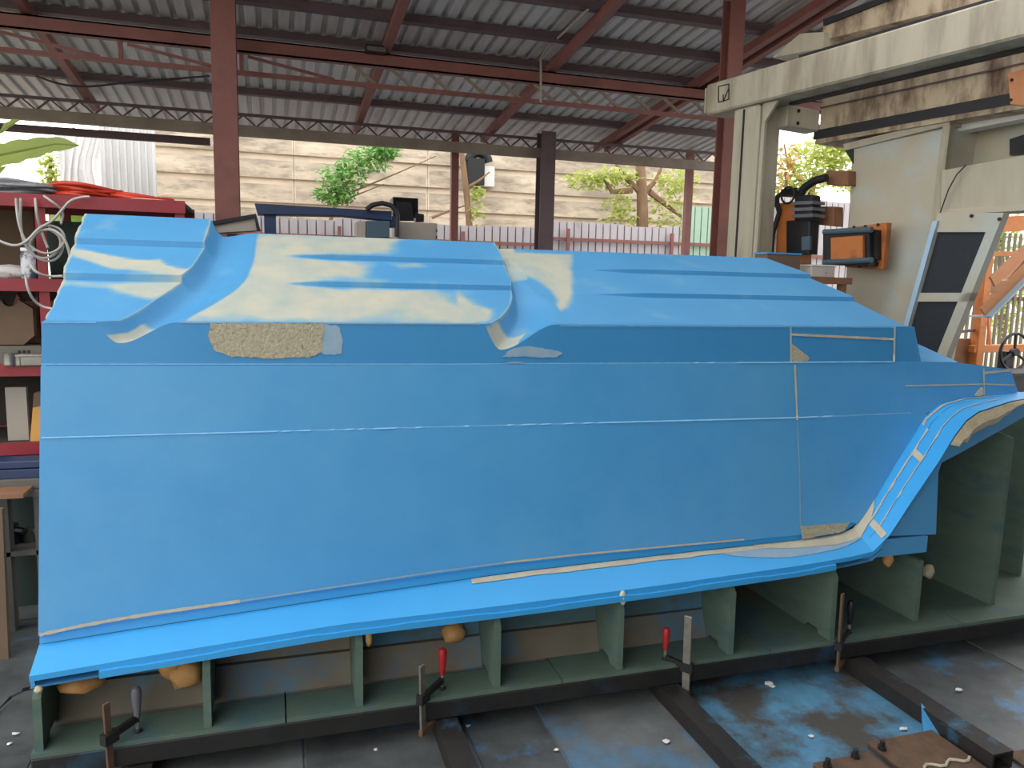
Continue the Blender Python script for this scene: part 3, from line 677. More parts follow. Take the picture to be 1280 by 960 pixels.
# building wall of big lapped planks
WY = 15.0
WB = thing('wall_back', (3,WY,0), 'weathered cream neighbouring wall of wide lapped horizontal planks', 'wall', kind='structure')
WX0 = at(182,200,WY).x
pbox((WX0,WY+.02,-.06),(10.2,WY+.3,4.75)).build('wall_core', 'siding_gap', WB)
wz = 4.7; k = 0
while wz > 1.6:
    h = .43; x = WX0 - .8*(k%3); j = 0
    while x < 10.2:
        L_ = 2.47; x = max(x, WX0); xe = min(x+L_, 10.2)
        plk_ = MB().prism([(x+.004,WY+.02,wz),(x+.004,WY-.02,wz),(x+.004,WY-.09,wz-h-.03),(x+.004,WY-.05,wz-h-.03),(x+.004,WY+.02,wz-h)], (xe-x-.008,0,0)).build('plank', 'siding', WB)
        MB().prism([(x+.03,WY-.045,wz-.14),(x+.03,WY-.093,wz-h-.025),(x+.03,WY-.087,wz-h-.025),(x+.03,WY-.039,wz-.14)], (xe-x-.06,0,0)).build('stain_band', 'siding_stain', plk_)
        x = xe; j += 1
    wz -= h; k += 1
# exhaust hood on that wall
p = at(597,212,14.7); t = thing('exhaust_hood', (p.x,14.8,p.z-.4), 'black hooded exhaust fan fixed to the lapped plank wall', 'fan')
pbox((p.x-.2,14.62,p.z-.28),(p.x+.12,14.88,p.z+.2)).build('fan_box', 'hood_black', t)
MB().tube(arc((p.x+.02,14.72,p.z+.12),.2,math.pi*.95,.15,10,(1,0,0),(0,0,1)),.09,10).build('hood', 'hood_black', t)
pbox((p.x+.14,14.7,p.z-.3),(p.x+.34,14.86,p.z+.08)).build('vent_plate', 'white_paint', t)
# loose corrugated sheets at the left
q = at(127,240,11.5)
t = corr_sheet((q.x,11.5,-.06), (1,0,0), 8, (at(195,200,11.5).x-q.x)/8, .03, at(160,150,11.5).z+.06, (0,-1,0), 'corrugated_sheet', 'zinc_white', None); tag(t, 'flat white corrugated sheet standing upright beside the plank wall', 'sheet')
q = at(72,240,12.2)
t = corr_sheet((q.x,12.2,-.06), (1,0,0), 5, (at(131,200,12.2).x-q.x)/5, .04, at(100,165,12.2).z+.06, (0,-1,0), 'corrugated_sheet', 'zinc_white', None, crumple=.2, nz=22); tag(t, 'crumpled white corrugated sheet behind the banana leaf', 'sheet')
a_ = at(52,186,13); c_ = at(92,158,13); t = thing('lean_to', (c_.x,13.05,-.06), 'pale raking lean-to edge against the bright sky above banana leaf', 'lean-to')
MB().prism([a_, c_, at(92,168,13), at(62,188,13)], (0,.1,0)).build('roof_edge', 'house_far', t); pbox((c_.x-.1,13.0,-.06),(c_.x,13.1,c_.z-.05)).build('post', 'house_far', t)
# ---- vegetation
def leaves(c, r, n, size, seed, flat=.6):
    rd = random.Random(seed); b = MB()
    for i in range(n):
        d = V((rd.gauss(0,1),rd.gauss(0,1),rd.gauss(0,1))); d.normalize(); p = V(c) + V((d.x*r[0],d.y*r[1],d.z*r[2]))*(rd.random()**.45)
        a = V((rd.uniform(-1,1),rd.uniform(-1,1),rd.uniform(-.7,.3))).normalized(); s_ = a.cross(V((rd.uniform(-1,1),rd.uniform(-1,1),1))).normalized(); L_ = size*rd.uniform(.6,1.4)
        b.add([p, p+a*L_*.5+s_*L_*.22, p+a*L_, p+a*L_*.5-s_*L_*.22], [(0,1,2,3)])
    return b
def tree(name, lab, trunk, rad, crowns, leafm, size, n, branches=()):
    t = thing(name, trunk[0], lab, 'tree')
    MB().tube(resample(trunk, 10), [rad*(1-.45*i/9) for i in range(10)], 8).build('trunk', 'bark', t, smooth=50)
    for br in branches: MB().tube(resample(br, 7), [rad*.35*(1-.6*i/6) for i in range(7)], 6).build('branch', 'bark', t, smooth=50)
    for k, (c, r) in enumerate(crowns): leaves(c, r, n, size, k+int(rad*1000)).build('foliage', leafm, t)
    return t
Y = 13.2
A = lambda x, y, Y=Y: at(x, y, Y)
tree('leafy_tree', 'bushy green tree whose branch hangs before the lapped plank wall', [V((A(440,300).x-.3,Y,-.06)), A(405,300), A(425,240), A(450,205)], .05, [(A(455,200),(.42,.4,.22)),(A(428,222),(.42,.4,.25)),(A(418,243),(.35,.3,.16)),(A(480,188),(.25,.3,.15))], 'leaf_green', .11, 420, [[A(440,240),A(500,215),A(545,195)],[A(430,250),A(480,230)]])
tree('slim_tree', 'slim pale tree trunk standing beside the thin brown post', [V((A(588,300).x,Y,-.06)), A(587,280), A(583,240), A(577,190)], .085, [(A(596,262),(.14,.2,.3)),(A(598,240),(.1,.15,.12))], 'leaf_yellow', .10, 90, [[A(583,235),A(600,225),A(612,215)],[A(540,272),A(565,262),A(584,256)]])
tree('stout_tree', 'stout brown trunk with yellow green leaves behind the pale fence', [V((A(805,310).x,Y,-.06)), A(803,280), A(803,245), A(800,205)], .17, [(A(775,262),(.35,.3,.4)),(A(840,262),(.5,.4,.45)),(A(770,220),(.5,.3,.2)),(A(845,225),(.5,.4,.25)),(A(735,225),(.45,.3,.2))], 'leaf_yellow', .12, 260, [[A(802,245),A(820,225),A(830,200)],[A(800,240),A(785,225),A(770,205)],[A(812,240),A(840,262),A(858,275)],[A(790,238),A(765,240),A(750,215)]])
tree('leafy_tree', 'sunlit yellow green tree beyond the gap under the rusty gantry beam', [V((A(1010,320,14).x,14,-.06)), A(1010,260,14), A(1020,215,14)], .12, [(A(1005,205,14),(.7,.5,.5)),(A(1050,210,14),(.6,.5,.5)),(A(990,240,14),(.5,.5,.4)),(A(1040,185,14),(.6,.5,.3))], 'leaf_yellow', .16, 420, [[A(1010,240,14),A(985,205,14),A(980,180,14)]])
tree('red_leaf_shrub', 'reddish leaved shrub beside the cream gantry leg', [V((A(985,320,13.4).x,13.4,-.06)), A(985,260,13.4), A(982,215,13.4)], .05, [(A(984,210,13.4),(.25,.3,.5))], 'leaf_red', .14, 130)
tree('leafy_tree', 'leafy tree seen through the bars behind the orange frame', [V((A(1255,440,12.6).x,12.6,-.06)), A(1252,350,12.6), A(1250,290,12.6)], .1, [(A(1250,300,12.6),(.6,.5,.6)),(A(1255,380,12.6),(.6,.5,.7)),(A(1300,330,12.6),(.7,.5,.8))], 'leaf_yellow', .16, 420)
tree('leafy_tree', 'yellow green vine column left of the crumpled sheet', [V((A(63,330,12.6).x,12.6,-.06)), A(63,260,12.6), A(63,200,12.6)], .04, [(A(63,215,12.6),(.14,.15,.35))], 'leaf_yellow', .10, 260)
def banana_leaf(pts, wdt, t, roll):
    P = resample(pts, 22); b = MB(); up0 = V(roll).normalized(); rows = [[],[],[],[],[]]
    for i, p in enumerate(P):
        f = i/21; d = (P[min(i+1,21)]-P[max(i-1,0)]).normalized(); sd = (up0 - d*up0.dot(d)).normalized(); nn = d.cross(sd)
        wv = wdt*(math.sin(math.pi*min(1,f*.93+.07))**.55)*(1+.10*math.sin(i*2.1))
        for k, s_ in enumerate((-1,-.5,0,.5,1)): rows[k].append(p + sd*wv*s_ + nn*wv*(.30*abs(s_))**1.3*(1+.25*math.sin(i*2.7)) - V((0,0,.08*wv*abs(s_))))
    b.grid(rows); b.build('leaf', 'leaf_banana', t, smooth=60)
    MB().tube([p+V((0,-.006,0)) for p in P], [.018*(1-.8*i/21) for i in range(22)], 6).build('midrib', 'leaf_yellow', t)
bp0 = A(-60,330,8.3); t = thing('banana_plant', (bp0.x,8.3,-.004), 'banana plant with broad leaves arching over the red rack', 'plant')
MB().tube([(bp0.x,8.3,-.004),(bp0.x+.03,8.3,1.2),(bp0.x+.05,8.3,2.1)], [.12,.1,.06], 10).build('stem', 'leaf_green', t, smooth=60)
banana_leaf([V((bp0.x+.05,8.3,2.1)), A(-30,200,8.2), A(30,188,8.0), A(70,180,7.8), A(99,182,7.7)], .11, t, (0,.25,1))
banana_leaf([V((bp0.x+.05,8.3,2.2)), A(-20,190,8.2), A(0,165,8.1), A(25,150,8.0)], .16, t, (.6,.3,.8))
banana_leaf([V((bp0.x+.05,8.3,1.9)), A(-30,240,8.3), A(0,212,8.3), A(8,208,8.3)], .08, t, (.3,.3,1))
bq = A(92,330,7.7); t = thing('banana_plant', (bq.x,7.7,-.004), 'low banana plant peeking between rack and hull plug', 'plant')
MB().tube([(bq.x,7.7,-.004),(bq.x,7.7,1.5)], [.08,.05], 8).build('stem', 'leaf_green', t)
banana_leaf([V((bq.x,7.7,1.5)), A(86,300,7.7), A(84,268,7.6), A(95,258,7.5)], .16, t, (1,0,.1)); banana_leaf([V((bq.x,7.7,1.5)), A(98,300,7.7), A(102,270,7.6), A(118,275,7.5)], .15, t, (1,0,.3))
# ================================================================== MACHINE BEHIND THE PLUG
Y = 5.6
p = at(322,265,Y); q = at(490,275,Y)
t = thing('router_machine', ((p.x+q.x)/2,Y,0), 'dark navy machine arm with cable arch behind the hull plug', 'machine')
MB().prism([at(318,254,Y),at(490,264,Y),at(490,276,Y),at(428,270,Y),at(322,268,Y)], (0,.14,0)).build('arm', 'navy', t, bevel=.004)
MB().prism([at(470,272,Y+.02),at(495,270,Y+.02),at(495,284,Y+.02),at(482,284,Y+.02)], (0,.1,0)).build('bracket', 'navy', t)
MB().prism([at(458,276,Y-.03),at(487,276,Y-.03),at(487,297,Y-.03),at(458,297,Y-.03)], (0,.2,0)).build('gear_box', 'teal_box', t, bevel=.004)
MB().prism([at(446,277,Y-.02),at(457,276,Y-.02),at(457,297,Y-.02),at(446,297,Y-.02)], (0,.16,0)).build('side_cover', 'beige_box', t)
MB().tube(resample([at(458,262,Y-.05),at(466,256,Y-.05),at(478,254,Y-.05),at(490,257,Y-.05),at(497,268,Y-.05),at(496,296,Y-.05)],18), .017, 8).build('cable_sleeve', 'rubber', t, smooth=60)
b_ = at(475,297,Y); pbox((b_.x-.35,Y+.0,0),(b_.x+.2,Y+.35,b_.z)).build('pedestal', 'teal_box', t)
pbox((at(330,268,Y).x,Y+.03,0),(at(345,268,Y).x,Y+.11,at(330,266,Y).z)).build('support_leg', 'navy', t)
Y = 5.9; t = thing('monitor', at(512,276,Y), 'black monitor seen from behind on the beige cabinet', 'monitor')
MB().prism([at(491,246,Y),at(523,248,Y),at(523,272,Y),at(491,274,Y)], (0,.03,0)).build('screen_case', 'screen', t, bevel=.004)
MB().prism([at(488,250,Y+.005),at(491,247,Y+.005),at(491,268,Y+.005),at(488,268,Y+.005)], (0,.03,0)).build('side_strip', 'beige_box', t)
MB().prism([at(496,252,Y-.02),at(514,253,Y-.02),at(518,276,Y-.02),at(498,276,Y-.02)], (0,.03,0)).build('mount', 'motor_black', t)
MB().prism([at(520,266,Y-.03),at(530,268,Y-.03),at(530,277,Y-.03),at(520,277,Y-.03)], (0,.08,0)).build('cable_box', 'motor_black', t)
Y = 5.85; a_ = at(497,276,Y); c_ = at(547,279,Y); t = thing('control_cabinet', ((a_.x+c_.x)/2,Y+.12,0), 'beige control cabinet below the black monitor', 'cabinet')
pbox((a_.x,Y,0),(c_.x,Y+.28,a_.z-.005)).build('body', 'beige_box', t, bevel=.006)
cdr = pbox((a_.x+.02,Y-.006,.3),(c_.x-.02,Y,a_.z-.03)).build('door', 'beige_box', t)
for z in (a_.z-.06, a_.z-.11): pbox((c_.x-.012,Y-.012,z-.012),(c_.x-.004,Y-.006,z+.012)).build('hinge', 'dark_steel', cdr)
Y = 5.2; t = thing('tilted_frame', at(295,292,Y), 'black tilted frame with beige panel beside the brown column', 'frame')
fo = [(262,277),(320,267),(326,289),(266,292)]; fi = [(267,281),(318,272),(321,288),(270,291)]
for k in range(4): MB().prism([at(*fo[k],Y),at(*fo[(k+1)%4],Y),at(*fi[(k+1)%4],Y),at(*fi[k],Y)], (0,.05,0)).build('frame_bar', 'motor_black', t)
MB().prism([at(x,y,Y+.02) for x, y in fi], (0,.02,0)).build('panel', 'beige_box', t)
pbox((at(290,292,Y).x-.03,Y+.005,0),(at(290,292,Y).x+.03,Y+.05,at(290,292,Y).z)).build('stand', 'motor_black', t)
pbox((at(290,292,Y).x-.2,Y-.15,0),(at(290,292,Y).x+.2,Y+.2,.03)).build('foot', 'motor_black', t)
#@@GANTRY
# ================================================================== GANTRY MACHINE AT THE RIGHT
GA = math.radians(12.3); GU = V((-math.sin(GA), math.cos(GA), 0)); GW = V((math.cos(GA), math.sin(GA), 0)); GB = at(882,144,5.0)
def gp(x, y, k): return onp(x, y, GW, GB + GW*k)
def gpoly(px, k): return [gp(x, y, k) for x, y in px]
def gpr(px, k, th, name, matn, par, bevel=0): return MB().prism(gpoly(px, k), GW*th).build(name, matn, par, bevel=bevel)
def uz(u, z, k): return V((GB.x,GB.y,0)) + GU*u + GW*k + V((0,0,z))
G = thing('gantry_machine', V((gp(940,330,.1).x, gp(940,330,.1).y, 0)), 'cream painted gantry with long overhead beam and square leg', 'gantry')
zb = GB.z; zt = gp(879,107,0).z
# beam: from far end towards and past the camera's right
GBM = MB().prism([uz(.01,zb,0), uz(.01,zt,0), uz(-4.6,zt,0), uz(-4.6,zb,0)], GW*.24).build('beam', 'cream_paint', G, bevel=.012)
MB().prism([uz(.015,zb+.02,.01), uz(.015,zt-.02,.01), uz(.03,zt-.02,.01), uz(.03,zb+.02,.01)], GW*.22).build('end_plate', 'cream_paint', G)
MB().prism([uz(-.75,zt+.002,.05), uz(-.75,zt+.03,.05), uz(-4.6,zt+.03,.05), uz(-4.6,zt+.002,.05)], GW*.06).build('guide_rail', 'rubber', G)
MB().prism([uz(-.6,zb-.018,.16), uz(-.6,zb-.002,.16), uz(-4.6,zb-.002,.16), uz(-4.6,zb-.018,.16)], GW*.04).build('guide_rail', 'old_steel', G)
# number plate mark outlined on the beam end
b = MB(); sq = [(898,108),(911,105),(911,124),(898,128)]
for k in range(4):
    a_, c_ = gp(*sq[k],-.003), gp(*sq[(k+1)%4],-.003); b.bar(a_, c_, .004, .006)
b.bar(gp(904,118,-.003), gp(904,127,-.003), .004,.006); b.bar(gp(904,127,-.003), gp(911,110,-.003), .004,.006)
b.build('stencil_mark', 'dark_steel', GBM)
# leg
lx0, lx1 = gp(916,150,.02), gp(948,146,.02)
u0 = (lx0-V((GB.x,GB.y,0))).dot(GU); u1 = (lx1-V((GB.x,GB.y,0))).dot(GU)
LEG = MB().prism([uz(u0,0,.02), uz(u1,0,.02), uz(u1,zb-.003,.02), uz(u0,zb-.003,.02)], GW*.22).build('leg', 'cream_paint', G, bevel=.015)
uc = (u0*.55+u1*.45); MB().prism([uz(uc-.006,0,.012), uz(uc+.006,0,.012), uz(uc+.006,zb-.02,.012), uz(uc-.006,zb-.02,.012)], GW*.009).build('leg_seam', 'dark_steel', LEG)
MB().prism([uz(u1-.004,0,.03), uz(u1-.03,0,.05), uz(u1-.03,zb-.12,.05), uz(u1-.13,zb-.003,.05), uz(u1-.004,zb-.003,.05)], GW*.02).build('gusset', 'cream_paint', G)
TIE = MB().bar(uz(u1-.02,zb-.07,.2), uz(u1-.02,zb-.07,.52), .12,.14).build('tie_arm', 'cream_paint', G, bevel=.008)
for dz in (-.03,-.11):
    q = uz(u1-.082,zb+dz,.3); MB().lathe(q, [(.012,0),(.012,.008)], -GU, 6).build('bolt', 'dark_steel', TIE)
# top carriage
C_ = thing('gantry_carriage', gp(1030,48,.5), 'weathered cream carriage box riding above the gantry beam', 'carriage')
gpr([(1029,28),(1140,-14),(1300,-60),(1300,-10),(1150,20),(1029,50)], .55, .3, 'box', 'cream_rust', C_)
gpr([(1029,24),(1140,-18),(1140,-12),(1029,32)], .53, .34, 'lid', 'rubber', C_)
gpr([(965,72),(1000,42),(1030,40),(1030,60)], .5, .25, 'side_plate', 'cream_paint', C_)
# rusty second beam
R_ = thing('cross_beam', V((gp(1090,150,.6).x, gp(1090,150,.6).y, 0)), 'rust streaked cream cross beam with black rubber seal along its bottom', 'beam')
K2 = .52
def yrange(pxs, k): return [gp(x, y, k) for x, y in pxs]
e1 = gp(1026,128,K2); e2 = gp(1021,166,K2); ue = (e1-V((GB.x,GB.y,0))).dot(GU)
ztop, zbot = e1.z+.16, e2.z
MB().prism([uz(ue,zbot,K2), uz(ue,ztop,K2), uz(-4.2,ztop,K2), uz(-4.2,zbot,K2)], GW*.3).build('beam', 'cream_rust', R_, bevel=.008)
MB().prism([uz(ue+.03,zbot-.045,K2-.012), uz(ue+.03,zbot+.015,K2-.012), uz(-3.2,zbot+.015,K2-.012), uz(-3.2,zbot-.045,K2-.012)], GW*.012).build('rubber_seal', 'rubber', R_)
MB().prism([uz(ue+.02,zbot-.075,K2-.002), uz(ue+.02,zbot-.001,K2-.002), uz(-3.2,zbot-.001,K2-.002), uz(-3.2,zbot-.075,K2-.002)], GW*.28).build('lower_rail', 'cream_rust', R_)
MB().prism([uz(ue-.0,ztop-.2,K2-.006), uz(ue-.0,ztop-.192,K2-.006), uz(-3.2,ztop-.192,K2-.006), uz(-3.2,ztop-.2,K2-.006)], GW*.006).build('seam_line', 'dark_oxide', R_)
BRK = gpr([(1260,92),(1282,85),(1282,132),(1263,130)], K2-.03, .1, 'bracket', 'orange_light', R_)
for (x, y) in ((1265,100),(1264,125)): MB().lathe(gp(x,y,K2-.03), [(.008,0),(.008,.008)], -GW, 6).build('bolt', 'dark_steel', BRK)
# cream body below it
B_ = thing('machine_body', V((gp(1110,400,.6).x, gp(1110,400,.6).y, 0)), 'broad cream machine body standing below the rusty cross beam', 'machine')
K3 = .56
def g0(x, k):            # foot of the plane at floor
    q = gp(x, 400, k); return V((q.x,q.y,0))
MB().prism([gp(1064,184,K3), gp(1186,158,K3), gp(1164,290,K3), g0(1120,K3), g0(1062,K3)], GW*.5).build('body', 'cream_body', B_, bevel=.012)
gpr([(1054,180),(1187,148),(1187,156),(1056,188)], K3-.02, .3, 'top_trim', 'cream_paint', B_)
gpr([(1056,188),(1066,184),(1066,204)], K3-.01, .02, 'corner_gusset', 'dark_green', B_)
gpr([(1178,158),(1188,155),(1170,300),(1160,300)], K3-.015, .05, 'edge_flange', 'cream_paint', B_)
gpr([(1188,140),(1300,112),(1300,215),(1176,212)], K3+.30, .03, 'recess_panel', 'cream_body', B_)
gpr([(1188,152),(1290,128),(1290,146),(1188,166)], K3+.1, .1, 'upper_duct', 'white_paint', B_)
gpr([(1262,174),(1280,168),(1280,192),(1262,194)], K3+.26, .05, 'dark_opening', 'motor_black', B_)
# horizontal lower beam
L_ = thing('side_rail_beam', V((gp(1230,400,.5).x, gp(1230,400,.5).y, 0)), 'grimy cream side beam right of the machine body with hanging wire', 'beam')
MB().prism([gp(1176,213,.5), gp(1300,190,.5), gp(1300,262,.5), gp(1174,268,.5)], GW*.2).build('beam', 'cream_paint', L_, bevel=.008)
MB().prism([gp(1174,262,.492), gp(1300,254,.492), gp(1300,262,.492), gp(1174,269,.492)], GW*.01).build('lower_lip', 'cream_body', L_)
tag(MB().tube(resample([gp(1208,206,.47),gp(1196,218,.46),gp(1186,236,.46),gp(1178,258,.46),gp(1172,275,.46)],16), .004, 6).build('hanging_wire', 'rubber', L_), 'thin black hanging wire')
# leaning panel with two black mesh fields
P_ = thing('mesh_panel', V((gp(1180,430,.4).x, gp(1180,430,.4).y, 0)), 'slanted cream panel with two black mesh fields and a blue white edge', 'panel')
KP = .38
fr = [(1166,272),(1254,270),(1182,452),(1160,500),(1105,500),(1124,440)]
def ln(a, b, y): return a[0]+(b[0]-a[0])*(y-a[1])/(b[1]-a[1])
lft = lambda y: ln((1170,275),(1124,440),y); rgt = lambda y: ln((1254,268),(1182,447),y)
def slab(y0, y1, x0=None, x1=None, k=KP, th=.06, name='panel_frame', m_='cream_body'):
    f0 = x0 or lft; f1 = x1 or rgt; gpr([(f0(y0),y0),(f1(y0),y0),(f1(y1),y1),(f0(y1),y1)], k, th, name, m_, P_)
slab(266,290); slab(366,377)
slab(290,520, x1=lambda y: lft(y)+5); slab(290,520, x0=lambda y: rgt(y)-13)
slab(290,366, lambda y: lft(y)+5, lambda y: rgt(y)-13, KP+.015, .03, 'black_mesh', 'mesh_black'); slab(377,520, lambda y: lft(y)+5, lambda y: rgt(y)-13, KP+.015, .03, 'black_mesh', 'mesh_black')
slab(276,520, lambda y: lft(y)-4, lambda y: lft(y)+2, KP-.02, .03, 'edge_strip', 'light_blue')
for (x, y) in ((1215,270),(1250,274)): MB().lathe(gp(x,y,KP), [(.01,0),(.01,.01)], -GW, 6).build('bolt', 'dark_steel', P_)
# orange slide unit
O_ = thing('slide_unit', V((gp(1040,400,.3).x, gp(1040,400,.3).y, 0)), 'orange and black slide unit bolted against the cream body', 'machine')
KO = .40
mpl = gpr([(1056,285),(1109,278),(1103,337),(1056,334)], KO, .05, 'mount_plate', 'orange', O_, .004)
sbk = gpr([(1028,291),(1086,286),(1086,333),(1028,331)], KO-.10, .09, 'slide_block', 'motor_black', O_, .006)
gpr([(1038,297),(1078,294),(1078,325),(1038,325)], KO-.125, .03, 'cover', 'orange', sbk, .004)
for y in (290,328): MB().tube([gp(1030,y,KO-.12), gp(1090,y-3,KO-.12)], .018, 10).build('guide_rod', 'teal_box', sbk)
gpr([(1084,288),(1094,287),(1094,324),(1084,325)], KO-.06, .06, 'end_block', 'motor_black', O_)
for (x, y) in ((1068,284),(1082,283),(1098,281),(1097,330),(1075,333)): MB().lathe(gp(x,y,KO), [(.009,0),(.009,.01)], -GW, 6).build('bolt', 'dark_steel', mpl)
gpr([(972,254),(1000,252),(1000,330),(968,330)], KO-.05, .12, 'column', 'orange', O_, .006)
mot = gpr([(992,245),(1014,243),(1014,275),(992,276)], KO-.12, .1, 'motor', 'motor_black', O_, .01)
for y in (252,260,268): gpr([(990,y),(1016,y-1),(1016,y+3),(990,y+4)], KO-.13, .12, 'motor_fin', 'grey_plastic', mot)
sph = gpr([(982,276),(1012,274),(1010,318),(982,318)], KO-.09, .1, 'spindle_head', 'motor_black', O_, .008)
gpr([(1002,296),(1012,295),(1012,312),(1002,313)], KO-.1, .02, 'label_plate', 'teal_box', sph)
gpr([(1013,258),(1042,258),(1042,283),(1013,280)], KO+.06, .1, 'rear_box', 'wood_rust', O_, .004)
gpr([(1033,213),(1060,213),(1060,232),(1033,231)], KO+.08, .1, 'arm_stub', 'wood_rust', O_, .004)
MB().tube(resample([gp(1033,222,KO),gp(1018,226,KO),gp(1005,235,KO),gp(998,248,KO)],14), .028, 8).build('cable_chain', 'rubber', O_, smooth=60)
for k in range(4):
    MB().tube(resample([gp(996,236+k*3,KO-.06),gp(978-k*2,238+2*k,KO-.06),gp(972-k*2,250,KO-.06),gp(976-k,264,KO-.06),gp(968-k,290,KO-.06),gp(966-k,318,KO-.06)],20), .009, 6).build('cable', 'rubber', O_, smooth=60)
MB().tube(arc(gp(985,244,KO-.09),.055,0,2*math.pi*15/16,16,GU,(0,0,1)), .008, 6, True).build('cable_loop', 'rubber', O_)
q = gp(950,320,.1)
def crate(x0, x1, y0, y1, Y, d, name, lab, cat, m_, lid=None):
    a_ = at(x0,y1,Y); c_ = at(x1,y0,Y); t = thing(name, ((a_.x+c_.x)/2,Y,a_.z), lab, cat)
    pbox((a_.x,Y,a_.z),(c_.x,Y+d,c_.z)).build('body', m_, t, bevel=.004)
    if lid: pbox((a_.x-.004,Y-.004,c_.z),(c_.x+.004,Y+d+.004,c_.z+.012)).build('lid', lid, t)
    return t
TB = thing('work_bench', (at(1010,345,3.97).x,4.05,0), 'brown wooden bench behind the plug under the orange slide unit', 'bench')
zt_ = at(1010,346,3.97).z; xa, xb = at(945,345,3.97).x, at(1060,345,3.97).x
pbox((xa,3.93,zt_-.04),(xb,4.22,zt_)).build('bench_top', 'wood_rust', TB)
for x in (xa+.03, xb-.07):
    for y in (3.94,4.17): pbox((x,y,0),(x+.04,y+.04,zt_-.04)).build('leg', 'wood_rust', TB)
def onbench(x0, x1, y0, name, lab, cat, m_, lid=None, Y=3.99, d=.13):
    a_ = at(x0,340,Y).x; c_ = at(x1,340,Y).x; z1 = at((x0+x1)/2,y0,Y).z; t = thing(name, ((a_+c_)/2,Y+d/2,zt_), lab, cat)
    pbox((a_,Y,zt_),(c_,Y+d,z1)).build('body', m_, t, bevel=.004)
    if lid: pbox((a_-.003,Y-.003,z1),(c_+.003,Y+d+.003,z1+.01)).build('lid', lid, t)
onbench(958,1000,318,'blue_carton','blue topped brown carton behind the plug end','box','cardboard','blue_deep')
onbench(1014,1044,333,'white_carton','white and red carton behind the hull plug by the slide unit','box','white_pack','white_paint')
# orange frame and braces at the far right
F_ = thing('orange_frame', V((at(1235,440,6.4).x,6.4,0)), 'orange steel stand frame with diagonal braces right of mesh panel', 'frame')
Y = 6.4
def fb(x0,y0,x1,y1,w_,m_='orange',Yy=Y,name='bar'):
    MB().bar(at(x0,y0,Yy), at(x1,y1,Yy), w_, w_, (0,1,0)).build(name, m_, F_, bevel=.004)
q = at(1222,430,Y); MB().bar((q.x,Y,0),(q.x,Y,at(1222,300,Y).z),.10,.10,(0,1,0)).build('post', 'orange', F_, bevel=.006)
fb(1225,282,1330,276,.16); fb(1225,318,1330,316,.05); fb(1214,436,1330,434,.08); fb(1222,360,1330,350,.12,'wood_rust',Y+.05); fb(1228,385,1290,315,.05,'wood_rust',Y+.1)
fb(1234,372,1238,440,.03,'orange_light')
fb(1195,415,1225,412,.03,'dark_oxide',Y+.02)
MB().bar((q.x+2.2,Y,0),(q.x+2.2,Y,2.6),.10,.10,(0,1,0)).build('post', 'orange', F_)
pbox((at(1192,440,Y).x,Y+.08,0),(at(1222,440,Y).x,Y+.12,at(1200,424,Y).z)).build('kick_panel', 'wood_rust', F_)
t = thing('diagonal_brace', at(1222,394,4.3), 'pale pink and light blue channel brace rising to the right of mesh panel', 'brace')
Y = 4.3; a_, c_ = at(1228,390,Y), at(1300,318,Y)
MB().bar(a_, c_, .02, .07, (-.7,0,.7)).build('web', 'orange_light', t); off = V((.02,-.03,-.035))
MB().bar(a_+off, c_+off, .06, .012, (-.7,0,.7)).build('flange', 'light_blue', t)
a_, c_ = at(1240,352,Y+.3), at(1300,296,Y+.3); MB().bar(a_, c_, .02, .09, (-.7,0,.7)).build('upper_web', 'orange_light', t)
MB().bar(at(1208,395,Y), at(1232,395,Y), .05,.012,(0,0,1)).build('foot_plate', 'light_blue', t)
Y = 6.0; cw = at(1268,440,Y); t = thing('hand_wheel', (cw.x,Y,cw.z-.22), 'black spoked hand wheel stand beyond the hull bow', 'wheel')
MB().tube(arc(cw,.19,0,2*math.pi*23/24,24,(1,0,0),(0,0,1)), .016, 8, True).build('rim', 'motor_black', t, smooth=60)
for k in range(3):
    an = math.pi/2+k*2*math.pi/3; MB().tube([cw, cw+V((math.cos(an)*.185,0,math.sin(an)*.185))], .014, 8).build('spoke', 'motor_black', t)
MB().lathe(cw+V((0,.03,0)), [(.04,0),(.04,.06)], (0,-1,0), 14).build('hub', 'motor_black', t)
pbox((cw.x-.05,Y+.04,0),(cw.x+.05,Y+.14,cw.z)).build('stand', 'motor_black', t)
bq0 = at(1235,460,9.0); t = thing('bar_screen', (bq0.x,9.0,0), 'grey barred screen of upright slats behind the orange frame', 'screen')
for k in range(16): pbox((bq0.x-.5+k*.11,9.0,0),(bq0.x-.5+k*.11+.035,9.03,at(1240,290,9).z)).build('slat', 'grey_wood', t)
for z in (.4,1.5): pbox((bq0.x-.5,9.03,z),(bq0.x+1.3,9.06,z+.06)).build('rail', 'wood_rust', t)
p = at(1272,452,5.5); t = thing('dark_stand', (p.x,5.5,0), 'dark machine stand behind the hull bow tip', 'stand')
pbox((p.x-.1,5.5,0),(p.x+.5,5.8,at(1270,470,5.5).z)).build('body', 'motor_black', t); pbox((p.x-.14,5.46,at(1270,470,5.5).z),(p.x+.54,5.84,at(1270,470,5.5).z+.03)).build('top', 'dark_steel', t)
p = at(1270,716,3.9); t = crate(1262,1300,640,722,3.75,.4,'sun_spot_block','white block standing in for sunlit floor behind the last green rib','box','white_paint','white_paint');  # white block paints the bright sun spot on the floor
